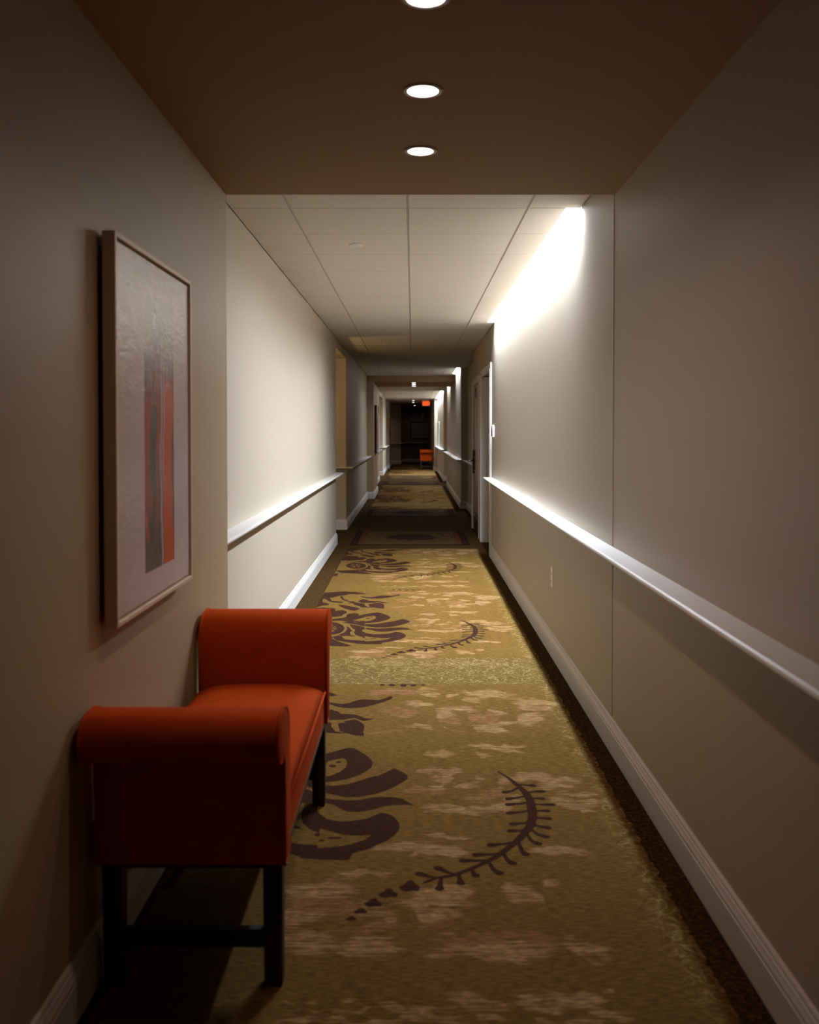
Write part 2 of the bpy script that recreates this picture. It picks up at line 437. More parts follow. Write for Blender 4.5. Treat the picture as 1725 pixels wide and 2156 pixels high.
# ------------------------------------------------------------------ carpet drawing, in metres
PLUM = [[[-0.763,4.805],[-0.614,4.866],[-0.504,4.846],[-0.429,4.785],[-0.391,4.738],[-0.454,4.726],[-0.554,4.734],[-0.565,4.687],[-0.612,4.668],[-0.662,4.591],[-0.693,4.553],[-0.734,4.55],[-0.748,4.479],[-0.737,4.37],[-0.677,4.3],[-0.675,4.247],[-0.717,4.23],[-0.751,4.179],[-0.772,4.128],[-0.777,4.424]],[[-0.616,4.629],[-0.597,4.648],[-0.573,4.516],[-0.526,4.432],[-0.476,4.395],[-0.474,4.37],[-0.53,4.395],[-0.584,4.479]],[[-0.532,4.335],[-0.495,4.381],[-0.431,4.335],[-0.387,4.289],[-0.383,4.203],[-0.423,4.196],[-0.474,4.265],[-0.484,4.317]],[[-0.45,4.417],[-0.42,4.497],[-0.398,4.497],[-0.391,4.353],[-0.433,4.37]],[[-0.74,4.535],[-0.693,4.553],[-0.669,4.442],[-0.612,4.406],[-0.563,4.381],[-0.573,4.345],[-0.634,4.353],[-0.687,4.406]],[[-0.6,4.265],[-0.552,4.247],[-0.496,4.196],[-0.44,4.145],[-0.411,4.095],[-0.434,4.046],[-0.451,4.007],[-0.499,4.052],[-0.55,4.128],[-0.581,4.196]],[[-0.78,4.079],[-0.772,4.128],[-0.721,4.145],[-0.654,4.128],[-0.614,4.112],[-0.597,3.997],[-0.563,4.046],[-0.536,4.03],[-0.51,3.981],[-0.506,3.933],[-0.535,3.855],[-0.531,3.809],[-0.574,3.794],[-0.616,3.779],[-0.683,3.764],[-0.784,3.779]],[[-0.768,3.646],[-0.619,3.675],[-0.556,3.734],[-0.521,3.749],[-0.499,3.794],[-0.502,3.871],[-0.482,3.911],[-0.433,3.924],[-0.408,3.886],[-0.411,3.825],[-0.366,3.883],[-0.36,3.773],[-0.407,3.704],[-0.441,3.66],[-0.402,3.631],[-0.353,3.646],[-0.348,3.557],[-0.387,3.588],[-0.426,3.617],[-0.467,3.602],[-0.525,3.646],[-0.616,3.64]],[[-0.52,3.588],[-0.456,3.617],[-0.349,3.574],[-0.343,3.448],[-0.394,3.503],[-0.457,3.545]],[[-0.462,3.531],[-0.393,3.476],[-0.341,3.427],[-0.338,3.354],[-0.347,3.349],[-0.355,3.328],[-0.345,3.262],[-0.331,3.237],[-0.324,3.106],[-0.361,3.136],[-0.392,3.186],[-0.408,3.262],[-0.403,3.354],[-0.421,3.367]],[[-0.541,3.136],[-0.509,3.161],[-0.482,3.136],[-0.47,3.087],[-0.45,3.051],[-0.399,3.027],[-0.32,3.015],[-0.315,2.921],[-0.382,2.939],[-0.45,2.979],[-0.503,3.015],[-0.53,3.075]],[[-0.476,3.476],[-0.454,3.421],[-0.423,3.314],[-0.437,3.262],[-0.426,3.186],[-0.383,3.136],[-0.441,3.148],[-0.483,3.148],[-0.51,3.173],[-0.472,3.262],[-0.462,3.367]],[[-0.779,3.063],[-0.578,3.111],[-0.541,3.136],[-0.54,3.063],[-0.495,2.991],[-0.447,2.932],[-0.399,2.875],[-0.43,2.848],[-0.511,2.857],[-0.558,2.875],[-0.706,2.921]],[[-0.779,2.699],[-0.758,2.898],[-0.728,2.875],[-0.732,2.742]],[[-0.446,4.633],[-0.403,4.61],[-0.361,4.592],[-0.33,4.607],[-0.297,4.648],[-0.262,4.674],[-0.225,4.671],[-0.183,4.655],[-0.152,4.679],[-0.125,4.718],[-0.114,4.737],[-0.104,4.705],[-0.119,4.663],[-0.159,4.617],[-0.202,4.573],[-0.245,4.539],[-0.289,4.524],[-0.333,4.524],[-0.379,4.543],[-0.418,4.58]],[[-0.429,4.453],[-0.401,4.485],[-0.374,4.475],[-0.355,4.429],[-0.326,4.429],[-0.291,4.422],[-0.259,4.401],[-0.236,4.367],[-0.21,4.356],[-0.182,4.363],[-0.209,4.334],[-0.238,4.32],[-0.26,4.34],[-0.279,4.367],[-0.304,4.356],[-0.329,4.343],[-0.362,4.338],[-0.422,4.334]],[[-0.425,4.301],[-0.402,4.307],[-0.383,4.236],[-0.361,4.173],[-0.326,4.151],[-0.298,4.146],[-0.33,4.139],[-0.363,4.146],[-0.413,4.155]],[[-0.358,4.288],[-0.334,4.298],[-0.307,4.277],[-0.278,4.223],[-0.297,4.262],[-0.335,4.316],[-0.302,4.334],[-0.278,4.347],[-0.254,4.314],[-0.235,4.275],[-0.226,4.223],[-0.23,4.173],[-0.222,4.106],[-0.263,4.112],[-0.306,4.146],[-0.34,4.173]],[[-0.379,3.875],[-0.342,3.907],[-0.31,3.934],[-0.276,3.957],[-0.252,3.94],[-0.218,3.891],[-0.185,3.833],[-0.167,3.776],[-0.17,3.721],[-0.192,3.673],[-0.218,3.635],[-0.258,3.597],[-0.299,3.575],[-0.347,3.561],[-0.358,3.616],[-0.332,3.63],[-0.3,3.668],[-0.278,3.721],[-0.276,3.771],[-0.285,3.812],[-0.301,3.825],[-0.333,3.807],[-0.37,3.776]],[[-0.346,3.53],[-0.309,3.525],[-0.261,3.539],[-0.221,3.57],[-0.181,3.607],[-0.139,3.63],[-0.112,3.663],[-0.077,3.711],[-0.043,3.673],[-0.021,3.635],[-0.019,3.597],[-0.035,3.57],[-0.066,3.521],[-0.103,3.477],[-0.152,3.439],[-0.199,3.418],[-0.252,3.414],[-0.301,3.435],[-0.339,3.456]],[[-0.334,3.406],[-0.297,3.393],[-0.25,3.385],[-0.2,3.389],[-0.164,3.41],[-0.118,3.418],[-0.071,3.414],[-0.04,3.402],[-0.017,3.369],[0.01,3.337],[-0.023,3.345],[-0.049,3.341],[-0.082,3.341],[-0.115,3.325],[-0.146,3.302],[-0.178,3.286],[-0.21,3.279],[-0.243,3.286],[-0.271,3.313],[-0.293,3.341],[-0.329,3.361]],[[-0.346,3.286],[-0.337,3.263],[-0.311,3.226],[-0.275,3.204],[-0.237,3.202],[-0.199,3.211],[-0.162,3.226],[-0.138,3.252],[-0.116,3.275],[-0.087,3.263],[-0.064,3.233],[-0.047,3.182],[-0.046,3.139],[-0.061,3.091],[-0.09,3.044],[-0.119,3.018],[-0.147,2.986],[-0.173,2.97],[-0.196,2.96],[-0.203,2.935],[-0.206,2.908],[-0.244,2.908],[-0.301,2.911],[-0.369,2.923],[-0.376,3.001],[-0.325,2.995],[-0.281,2.998],[-0.24,3.008],[-0.2,3.027],[-0.166,3.054],[-0.14,3.094],[-0.173,3.087],[-0.21,3.087],[-0.247,3.098],[-0.293,3.125],[-0.339,3.153],[-0.379,3.182],[-0.372,3.226],[-0.362,3.286]],[[-0.482,3.389],[-0.483,3.325],[-0.493,3.268],[-0.512,3.224],[-0.538,3.196],[-0.568,3.186],[-0.6,3.196],[-0.631,3.224],[-0.658,3.268],[-0.679,3.325],[-0.691,3.389],[-0.693,3.454],[-0.684,3.514],[-0.665,3.563],[-0.639,3.594],[-0.606,3.605],[-0.572,3.594],[-0.54,3.563],[-0.512,3.514],[-0.492,3.454]],[[-0.318,3.094],[-0.32,3.085],[-0.328,3.081],[-0.336,3.085],[-0.341,3.094],[-0.339,3.104],[-0.331,3.108],[-0.322,3.104]],[[-0.242,3.069],[-0.249,3.062],[-0.268,3.059],[-0.288,3.062],[-0.296,3.069],[-0.289,3.076],[-0.27,3.079],[-0.251,3.076]],[[-0.298,3.05],[-0.301,3.044],[-0.309,3.041],[-0.317,3.044],[-0.321,3.05],[-0.318,3.057],[-0.311,3.06],[-0.302,3.057]],[[-0.318,3.736],[-0.322,3.723],[-0.333,3.718],[-0.345,3.723],[-0.351,3.736],[-0.347,3.749],[-0.336,3.754],[-0.324,3.749]],[[-0.299,3.781],[-0.303,3.773],[-0.311,3.769],[-0.321,3.773],[-0.325,3.781],[-0.322,3.79],[-0.313,3.793],[-0.304,3.79]],[[-0.044,2.736],[-0.025,2.752],[-0.016,2.775],[0.001,2.778],[0.009,2.754],[0.024,2.736],[0.018,2.709],[-0.0,2.713],[-0.018,2.706],[-0.033,2.713]],[[-0.106,2.695],[-0.088,2.707],[-0.08,2.725],[-0.065,2.728],[-0.058,2.708],[-0.043,2.695],[-0.048,2.673],[-0.065,2.676],[-0.082,2.67],[-0.096,2.676]],[[-0.146,2.64],[-0.13,2.652],[-0.123,2.668],[-0.109,2.671],[-0.102,2.653],[-0.089,2.64],[-0.093,2.62],[-0.108,2.623],[-0.123,2.618],[-0.136,2.623]],[[-0.175,2.596],[-0.163,2.603],[-0.157,2.612],[-0.146,2.614],[-0.14,2.604],[-0.13,2.596],[-0.133,2.585],[-0.145,2.586],[-0.157,2.583],[-0.168,2.586]],[[-0.195,2.555],[-0.185,2.561],[-0.181,2.569],[-0.172,2.57],[-0.167,2.562],[-0.159,2.555],[-0.162,2.546],[-0.171,2.547],[-0.181,2.545],[-0.189,2.547]],[[-0.202,2.522],[-0.198,2.524],[-0.197,2.526],[-0.194,2.527],[-0.192,2.524],[-0.189,2.522],[-0.19,2.518],[-0.193,2.519],[-0.197,2.518],[-0.2,2.519]],[[-0.153,1.961],[-0.157,1.946],[-0.167,1.94],[-0.177,1.946],[-0.182,1.961],[-0.178,1.975],[-0.168,1.981],[-0.158,1.975]],[[-0.096,1.957],[-0.101,1.94],[-0.113,1.933],[-0.126,1.94],[-0.131,1.957],[-0.127,1.974],[-0.114,1.981],[-0.102,1.974]],[[-0.032,1.948],[-0.038,1.929],[-0.05,1.921],[-0.064,1.929],[-0.069,1.948],[-0.064,1.968],[-0.051,1.976],[-0.038,1.968]],[[0.022,1.952],[0.017,1.935],[0.005,1.928],[-0.007,1.935],[-0.013,1.952],[-0.007,1.969],[0.005,1.976],[0.017,1.969]],[[0.073,1.959],[0.068,1.95],[0.058,1.947],[0.048,1.95],[0.044,1.959],[0.048,1.967],[0.058,1.971],[0.069,1.967]],[[0.063,1.969],[0.035,1.966],[-0.034,1.964],[-0.103,1.966],[-0.131,1.969],[-0.103,1.973],[-0.034,1.974],[0.035,1.973]]]
PLUM_HOLES = [[[-0.534,3.394],[-0.534,3.343],[-0.543,3.3],[-0.56,3.272],[-0.581,3.262],[-0.604,3.272],[-0.625,3.3],[-0.642,3.343],[-0.651,3.394],[-0.652,3.446],[-0.644,3.491],[-0.627,3.521],[-0.606,3.531],[-0.582,3.521],[-0.56,3.491],[-0.543,3.446]]]
FERN = [[0.35,3.675,0.384,3.613,0.004,0.006],[0.384,3.613,0.412,3.536,0.006,0.009],[0.412,3.536,0.436,3.463,0.009,0.012],[0.436,3.463,0.445,3.385,0.012,0.013],[0.445,3.385,0.44,3.303,0.013,0.014],[0.44,3.303,0.434,3.231,0.014,0.014],[0.434,3.231,0.416,3.163,0.014,0.013],[0.416,3.163,0.392,3.111,0.013,0.012],[0.392,3.111,0.356,3.047,0.012,0.011],[0.356,3.047,0.315,2.986,0.011,0.01],[0.315,2.986,0.271,2.928,0.01,0.009],[0.271,2.928,0.225,2.883,0.009,0.008],[0.225,2.883,0.18,2.844,0.008,0.008],[0.18,2.844,0.125,2.807,0.008,0.007],[0.125,2.807,0.073,2.791,0.007,0.006],[0.073,2.791,0.037,2.763,0.006,0.005],[0.416,3.512,0.389,3.477,0.005,0.007],[0.389,3.477,0.359,3.463,0.007,0.012],[0.435,3.431,0.402,3.409,0.005,0.007],[0.402,3.409,0.365,3.4,0.007,0.012],[0.44,3.369,0.403,3.354,0.005,0.007],[0.403,3.354,0.359,3.347,0.007,0.012],[0.439,3.303,0.4,3.28,0.005,0.007],[0.4,3.28,0.354,3.271,0.007,0.012],[0.423,3.197,0.392,3.185,0.005,0.007],[0.392,3.185,0.356,3.179,0.007,0.012],[0.401,3.137,0.375,3.127,0.005,0.007],[0.375,3.127,0.344,3.124,0.007,0.012],[0.349,3.041,0.31,3.024,0.005,0.007],[0.31,3.024,0.263,3.016,0.007,0.012],[0.296,2.957,0.257,2.949,0.005,0.007],[0.257,2.949,0.21,2.945,0.007,0.012],[0.248,2.907,0.211,2.906,0.005,0.007],[0.211,2.906,0.165,2.905,0.007,0.012],[0.131,2.817,0.109,2.829,0.005,0.007],[0.109,2.829,0.081,2.855,0.007,0.012],[0.073,2.794,0.05,2.801,0.005,0.007],[0.05,2.801,0.021,2.817,0.007,0.012],[0.426,3.54,0.447,3.532,0.005,0.007],[0.447,3.532,0.473,3.528,0.007,0.012],[0.439,3.463,0.467,3.465,0.005,0.007],[0.467,3.465,0.501,3.471,0.007,0.012],[0.448,3.408,0.467,3.402,0.005,0.007],[0.467,3.402,0.491,3.4,0.007,0.012],[0.447,3.354,0.479,3.347,0.005,0.007],[0.479,3.347,0.52,3.344,0.007,0.012],[0.442,3.295,0.465,3.292,0.005,0.007],[0.465,3.292,0.493,3.291,0.007,0.012],[0.435,3.238,0.459,3.229,0.005,0.007],[0.459,3.229,0.489,3.224,0.007,0.012],[0.424,3.183,0.446,3.16,0.005,0.007],[0.446,3.16,0.475,3.15,0.007,0.012],[0.415,3.137,0.433,3.096,0.005,0.007],[0.433,3.096,0.459,3.079,0.007,0.012],[0.396,3.098,0.407,3.046,0.005,0.007],[0.407,3.046,0.426,3.025,0.007,0.012],[0.36,3.035,0.364,2.974,0.005,0.007],[0.364,2.974,0.374,2.949,0.007,0.012],[0.301,2.951,0.31,2.907,0.005,0.007],[0.31,2.907,0.324,2.888,0.007,0.012],[0.247,2.894,0.258,2.844,0.005,0.007],[0.258,2.844,0.275,2.823,0.007,0.012],[0.19,2.844,0.193,2.819,0.005,0.007],[0.193,2.819,0.198,2.809,0.007,0.012],[0.147,2.817,0.147,2.777,0.005,0.007],[0.147,2.777,0.149,2.76,0.007,0.012],[0.089,2.791,0.085,2.746,0.005,0.007],[0.085,2.746,0.082,2.727,0.007,0.012]]
BLOOM = [[-0.073,4.458,0.068,0.066,1],[0.016,4.594,0.056,0.051,0],[0.126,4.763,0.051,0.038,0],[0.198,4.733,0.029,0.03,0],[0.092,4.865,0.045,0.031,0],[0.397,4.764,0.11,0.07,0],[0.31,4.665,0.036,0.06,0],[0.614,4.583,0.098,0.093,0],[0.159,4.459,0.062,0.088,0],[0.286,4.513,0.055,0.045,0],[0.181,4.329,0.053,0.052,1],[0.357,4.361,0.08,0.074,1],[0.427,4.469,0.034,0.049,0],[0.436,4.288,0.053,0.041,0],[0.344,4.198,0.084,0.049,0],[0.563,4.351,0.063,0.088,0],[0.214,4.179,0.039,0.019,1],[0.047,4.238,0.072,0.03,0],[-0.116,4.801,0.133,0.046,1],[-0.113,4.159,0.07,0.019,1],[0.349,3.967,0.116,0.028,0],[0.406,3.924,0.054,0.024,0],[0.139,3.882,0.06,0.042,0],[0.27,3.874,0.048,0.033,0],[0.092,3.684,0.051,0.033,0],[0.164,3.647,0.034,0.059,0],[0.069,3.631,0.033,0.023,1],[0.128,3.574,0.049,0.035,0],[0.05,3.471,0.059,0.033,1],[0.18,3.518,0.081,0.025,0],[0.25,3.588,0.033,0.029,0],[0.367,3.546,0.033,0.056,0],[0.304,3.451,0.064,0.04,1],[0.268,3.392,0.057,0.02,1],[0.149,3.317,0.077,0.027,0],[0.199,3.299,0.117,0.034,0],[0.354,3.323,0.041,0.037,0],[0.497,3.617,0.083,0.044,0],[0.569,3.546,0.071,0.049,0],[0.622,3.45,0.074,0.026,0],[0.545,3.398,0.052,0.026,0],[0.641,3.354,0.067,0.038,0],[0.654,3.286,0.025,0.018,0],[0.361,3.386,0.031,0.038,0],[0.051,2.999,0.127,0.034,0],[0.105,2.963,0.082,0.023,0],[0.137,3.079,0.074,0.018,0],[-0.01,2.951,0.033,0.014,0],[0.463,2.975,0.077,0.03,0],[0.502,3.01,0.05,0.012,0],[-0.135,2.818,0.078,0.019,0],[-0.265,2.716,0.1,0.049,0],[-0.222,2.62,0.107,0.046,1],[0.095,2.677,0.094,0.062,0],[0.048,2.557,0.052,0.039,0],[0.057,2.531,0.052,0.021,1],[-0.075,2.566,0.043,0.031,0],[0.304,2.687,0.055,0.048,0],[0.412,2.745,0.03,0.025,0],[0.125,2.583,0.029,0.016,1],[-0.309,2.615,0.071,0.081,0],[-0.113,2.51,0.075,0.022,1],[-0.109,2.415,0.072,0.052,0],[-0.269,2.438,0.06,0.053,0],[0.244,2.403,0.15,0.046,0],[0.237,2.461,0.154,0.024,1],[0.458,2.392,0.058,0.041,0]]
BLOOM_NEAR = [[-0.3,2.179,0.047,0.008,0],[-0.122,2.179,0.036,0.008,0],[-0.179,2.148,0.105,0.007,0],[-0.003,2.152,0.07,0.016,0],[0.139,2.18,0.071,0.024,0],[0.299,2.176,0.059,0.037,0],[0.409,2.195,0.06,0.025,0],[0.459,2.125,0.046,0.023,0],[0.066,2.13,0.075,0.022,0],[-0.106,2.103,0.092,0.016,0],[-0.273,2.108,0.052,0.012,0],[0.249,2.209,0.054,0.01,1],[0.347,2.148,0.035,0.018,0],[0.198,2.112,0.034,0.016,0],[0.398,2.103,0.069,0.016,0]]
STEM_GAPS = [[0.154,3.967,0.211,3.882,0.02,0.02],[0.211,3.882,0.239,3.768,0.02,0.02],[0.239,3.768,0.227,3.661,0.02,0.02],[0.227,3.661,0.183,3.574,0.02,0.02],[0.183,3.574,0.137,3.518,0.02,0.02],[0.248,3.915,0.275,3.784,0.02,0.02],[0.275,3.784,0.236,3.631,0.02,0.02],[0.092,4.501,0.095,4.329,0.022,0.022],[0.095,4.329,0.125,4.208,0.022,0.022],[0.125,4.208,0.157,4.038,0.022,0.022],[0.255,4.457,0.251,4.267,0.018,0.018],[0.251,4.267,0.277,4.169,0.018,0.018],[0.502,4.524,0.487,4.329,0.018,0.018],[0.276,3.646,0.312,3.602,0.02,0.02],[0.312,3.602,0.322,3.532,0.02,0.02],[0.322,3.532,0.265,3.49,0.02,0.02],[0.2,2.765,0.229,2.676,0.025,0.025],[0.229,2.676,0.282,2.62,0.025,0.025],[-0.028,2.592,-0.009,2.531,0.025,0.025],[-0.009,2.531,-0.008,2.488,0.025,0.025]]

REP = 2.98             # drawing repeat along the corridor
T0 = 1.93              # where a breadth of carpet begins
STEP = 0.0065


def carpet_mesh():
    xs = np.arange(-0.955, 1.0001, STEP)
    ys = np.arange(0, REP, REP / round(REP / STEP))
    GX, GY = np.meshgrid(xs, ys + T0)
    sd = np.full(GX.shape, -0.03)

    def window(x0, x1, y0, y1):
        i0, i1 = np.searchsorted(xs, (x0, x1))
        j0, j1 = np.searchsorted(ys + T0, (y0, y1))
        return slice(j0, j1), slice(i0, i1)

    def seg_dist(px, py, x0, y0, x1, y1):
        dx, dy = x1 - x0, y1 - y0
        t = np.clip(((px - x0) * dx + (py - y0) * dy) / (dx * dx + dy * dy + 1e-12), 0, 1)
        return np.hypot(px - x0 - t * dx, py - y0 - t * dy), t

    def poly_sd(p, pad):
        a = np.array(p)
        w = window(a[:, 0].min() - pad, a[:, 0].max() + pad, a[:, 1].min() - pad, a[:, 1].max() + pad)
        px, py = GX[w], GY[w]
        d = np.full(px.shape, 9.0)
        inside = np.zeros(px.shape, bool)
        n = len(p)
        for i in range(n):
            (x0, y0), (x1, y1) = p[i], p[(i + 1) % n]
            d = np.minimum(d, seg_dist(px, py, x0, y0, x1, y1)[0])
            if y0 != y1:
                cr = ((y0 > py) != (y1 > py)) & (px < (x1 - x0) * (py - y0) / (y1 - y0) + x0)
                inside ^= cr
        return w, np.where(inside, d, -d)

    for p in PLUM:
        for off in (0, REP, -REP):
            q = [[x, y + off] for x, y in p]
            if max(v[1] for v in q) < T0 or min(v[1] for v in q) > T0 + REP: continue
            w, d = poly_sd(q, 0.03)
            sd[w] = np.maximum(sd[w], d)
    for p in PLUM_HOLES:
        w, d = poly_sd(p, 0.03)
        rad = np.sin(np.arctan2(GY[w] - np.mean([v[1] for v in p]), GX[w] - np.mean([v[0] for v in p])) * 12) * 0.006 + 0.002
        sd[w] = np.where(d > 0, np.minimum(sd[w], np.maximum(-d, rad)), sd[w])
    for x0, y0, x1, y1, w0, w1 in FERN:
        w = window(min(x0, x1) - 0.04, max(x0, x1) + 0.04, min(y0, y1) - 0.04, max(y0, y1) + 0.04)
        d, t = seg_dist(GX[w], GY[w], x0, y0, x1, y1)
        sd[w] = np.maximum(sd[w], 1.25 * (w0 + (w1 - w0) * t) - d)
    bloom = np.full(GX.shape, -1.2)
    blush = np.zeros(GX.shape)
    near = bloom.copy()

    def add(field, lst):
        for x, y, a, b, k in lst:
            w = window(x - 1.6 * a, x + 1.6 * a, y - 1.6 * b, y + 1.6 * b)
            wx = GX[w] + 0.030 * np.sin(GY[w] * 23 + x * 40) + 0.016 * np.sin(GY[w] * 61 + GX[w] * 19 + y * 30)
            wy = GY[w] + 0.014 * np.sin(GX[w] * 27 + y * 50) + 0.009 * np.sin(GX[w] * 71 + GY[w] * 33 + x * 20)
            r = 1 - np.hypot((wx - x) / (a * 1.12), (wy - y) / (b * 1.12))
            v = np.clip(r * 1.6 + 0.2, -1.2, 0.55)
            field[w] = np.maximum(field[w], v)
            if k: blush[w] = np.maximum(blush[w], np.clip(r * 2 + 0.4, 0, 1))
    add(bloom, BLOOM)
    add(near, BLOOM_NEAR)
    for x0, y0, x1, y1, w0, w1 in STEM_GAPS:
        w = window(min(x0, x1) - 0.06, max(x0, x1) + 0.06, min(y0, y1) - 0.06, max(y0, y1) + 0.06)
        d, t = seg_dist(GX[w], GY[w], x0, y0, x1, y1)
        bloom[w] -= 2.0 * np.clip(1 - d / (w0 * 1.3), 0, 1)
    first, second = np.maximum(bloom, near), bloom
    ny, nx = GX.shape
    SD = np.vstack([sd, sd, sd[:1]])
    BLM = np.vstack([first, second, first[:1]])
    BLS = np.vstack([blush, blush, blush[:1]])
    YY = np.concatenate([ys, ys + REP, [2 * REP]])
    nyy = len(YY)
    co = np.zeros((nyy, nx, 3), np.float32)
    co[:, :, 0] = xs[None, :]
    co[:, :, 1] = YY[:, None]
    idx = np.arange(nyy * nx).reshape(nyy, nx)
    quads = np.stack([idx[:-1, :-1], idx[:-1, 1:], idx[1:, 1:], idx[1:, :-1]], -1).reshape(-1, 4).astype(np.int32)
    me = bpy.data.meshes.new('carpet')
    me.vertices.add(nyy * nx)
    me.vertices.foreach_set('co', co.ravel())
    me.loops.add(quads.size)
    me.loops.foreach_set('vertex_index', quads.ravel())
    me.polygons.add(len(quads))
    me.polygons.foreach_set('loop_start', np.arange(0, quads.size, 4, dtype=np.int32))
    me.update(calc_edges=True)
    for nm, f in (('plum', SD), ('bloom', BLM), ('blush', BLS)):
        a = me.attributes.new(nm, 'FLOAT', 'POINT')
        a.data.foreach_set('value', f.astype(np.float32).ravel())
    me.materials.append(M_CARPET)
    return me


# ------------------------------------------------------------------ floor
floor = box('floor', -3.2, 3.2, Y0 - 0.1, YE + 0.25, -0.12, -0.003, M_PLAIN)
tag(floor, 'patterned hotel corridor floor under gold woven carpet', 'floor', kind='structure')
cm = carpet_mesh()
for k in range(-1, 6):
    o = bpy.data.objects.new('carpet', cm)
    o.location = (0, T0 + 2 * REP * k, 0)
    link(o, floor)
for y0, y1 in ((10.72, 16.25), (23.4, 28.6)):
    box('carpet_inset', -0.93, 0.985, y0, y1, -0.002, 0.0025, M_PLAIN, floor)
lobby_floor = box('floor', -3.2, 3.2, YE + 0.25, YL2 + 0.4, -0.12, -0.001, M_LOBBYFLOOR)
tag(lobby_floor, 'dark lobby floor beyond the corridor end', 'floor', kind='structure')

RUGS = ((11.04, 12.57, 'dark bordered medallion rug nearest the camera, beside the white door jamb'),
        (14.74, 16.09, 'dark bordered medallion rug just before the brown right-hand corner'),
        (23.75, 25.0, 'dimly lit medallion rug, third one along the corridor'),
        (26.6, 28.0, 'small far medallion rug, last before the dark lobby'))
bm = bmesh.new()
add_box(bm, -0.737, 0.737, -0.76, 0.76, 0.0, 0.007, 0.003)
r0 = obj('rug', bm, M_RUG)
for i, (a, b, lab) in enumerate(RUGS):
    o = r0 if i == 0 else link(r0.copy())
    o.location = (-0.032, (a + b) / 2, 0.0025)
    o.scale = (1, (b - a) / 1.52, 1)
    tag(o, lab, 'rug', 'medallion rugs laid along the corridor')


# ------------------------------------------------------------------ walls
def wall(name, x0, x1, y0, y1, z0, z1, label, mat=None, bev=0.0):
    return tag(box(name, x0, x1, y0, y1, z0, z1, mat or M_WALL, None, bev), label, 'wall', kind='structure')


wall('wall_left', XL - 0.25, XP, Y0, S1, 0, ZS, 'tan papered wall projection behind the near orange bench', M_ACCENT)
wall('wall_left', XL - 0.25, XL, S1, A1, 0, ZTOP, 'brightly lit pale left wall with chair rail')
wall('wall_left', XL - 0.25, XL, A1, A2, 2.43, ZTOP, 'dark wall piece over the yellow left alcove')
wall('wall_left', XL - 0.25, XL, A2 + 0.25, P1, 0, ZTOP, 'shaded left wall between alcove and far soffit')
wall('wall_left', XL - 0.25, XP, P1, P2, 0, ZS, 'wall projection on the left under the far soffit', M_ACCENT)
wall('wall_left', XL - 0.25, XL, P2, LB1, 0, ZTOP, 'far left wall beyond the second picture')
wall('wall_left', XL - 0.25, XL, LB2 + 0.25, 33.9, 0, ZTOP, 'far left bright wall before the lobby')
wall('wall_left', XL - 0.25, -0.885, 33.9, YE, 0, ZTOP, 'last left wall projection at the lobby edge')
wall('wall_left', XL - 0.25, XL, LB1, LB2, 2.43, ZTOP, 'wall piece over the far left alcove')
wall('wall_right', XR, XR + 0.3, Y0, S1 - 0.0012, 0, ZTOP, 'near right wall covered in beige vinyl paper', bev=0.0012)
wall('wall_right', XR - 0.002, XR + 0.3, S1 + 0.0012, D1A + 0.09, 0, ZTOP, 'right wall washed white by the cove light', bev=0.0012)
wall('wall_right', XR, XR + 0.3, D1A + 0.09, D1B - 0.06, 2.09, ZTOP, 'dark wall over the first door on the right')
wall('wall_right', XR, XR + 0.3, D1B - 0.06, D2A + 0.09, 0, ZTOP, 'narrow wall between the two right doors')
wall('wall_right', XR, XR + 0.3, D2A + 0.09, D2B - 0.09, 2.06, ZTOP, 'dark wall over the second door on the right')
wall('wall_right', XR, XR + 0.3, D2B - 0.09, D2B + 0.02, 0, ZTOP, 'wall edge past the second right door')
wall('wall_right', XREC, XREC + 0.2, D2B + 0.02, RC1, 0, ZTOP, 'recessed shadowy right wall with a sprinkler head')
wall('wall_right', XR, XR + 0.3, RC1, RA1, 0, ZTOP, 'right wall lit in a vertical white streak')
wall('wall_right', XR, XR + 0.3, RA1, RA2, 2.43, ZTOP, 'wall piece over the right alcove')
wall('wall_right', XR, XR + 0.3, RA2 + 0.25, P3, 0, ZTOP, 'far right wall washed white by a cove')
wall('wall_right', 0.765, XR + 0.3, P3, YE, 0, ZTOP, 'far right wall projection behind the small orange bench')
wall('wall_back', -1.4, 1.4, Y0 - 0.12, Y0, 0, ZTOP, 'end wall behind the viewer')
# alcoves
wall('wall_left', -2.85, -2.6, A1 - 0.2, A2 + 0.25, 0, ZTOP, 'inner end wall of the left alcove')
wall('wall_left', -2.6, XL, A2, A2 + 0.25, 0, ZTOP, 'yellow lit return wall of the left alcove')
wall('wall_left', -2.6, XL - 0.25, A1 - 0.2, A1, 0, ZTOP, 'near side wall of the left alcove')
wall('wall_left', -2.6, XL, LB2, LB2 + 0.25, 0, ZTOP, 'tan return wall of the far left alcove')
wall('wall_left', -2.85, -2.6, LB1 - 0.2, LB2 + 0.25, 0, ZTOP, 'inner end wall of the far left alcove')
wall('wall_left', -2.6, XL - 0.25, LB1 - 0.2, LB1, 0, ZTOP, 'near side wall of the far left alcove')
wall('wall_right', XR, 2.6, RA2, RA2 + 0.25, 0, ZTOP, 'tan return wall of the right alcove')
wall('wall_right', 2.6, 2.85, RA1 - 0.2, RA2 + 0.25, 0, ZTOP, 'inner end wall of the right alcove')
wall('wall_right', XR + 0.3, 2.6, RA1 - 0.2, RA1, 0, ZTOP, 'near side wall of the right alcove')
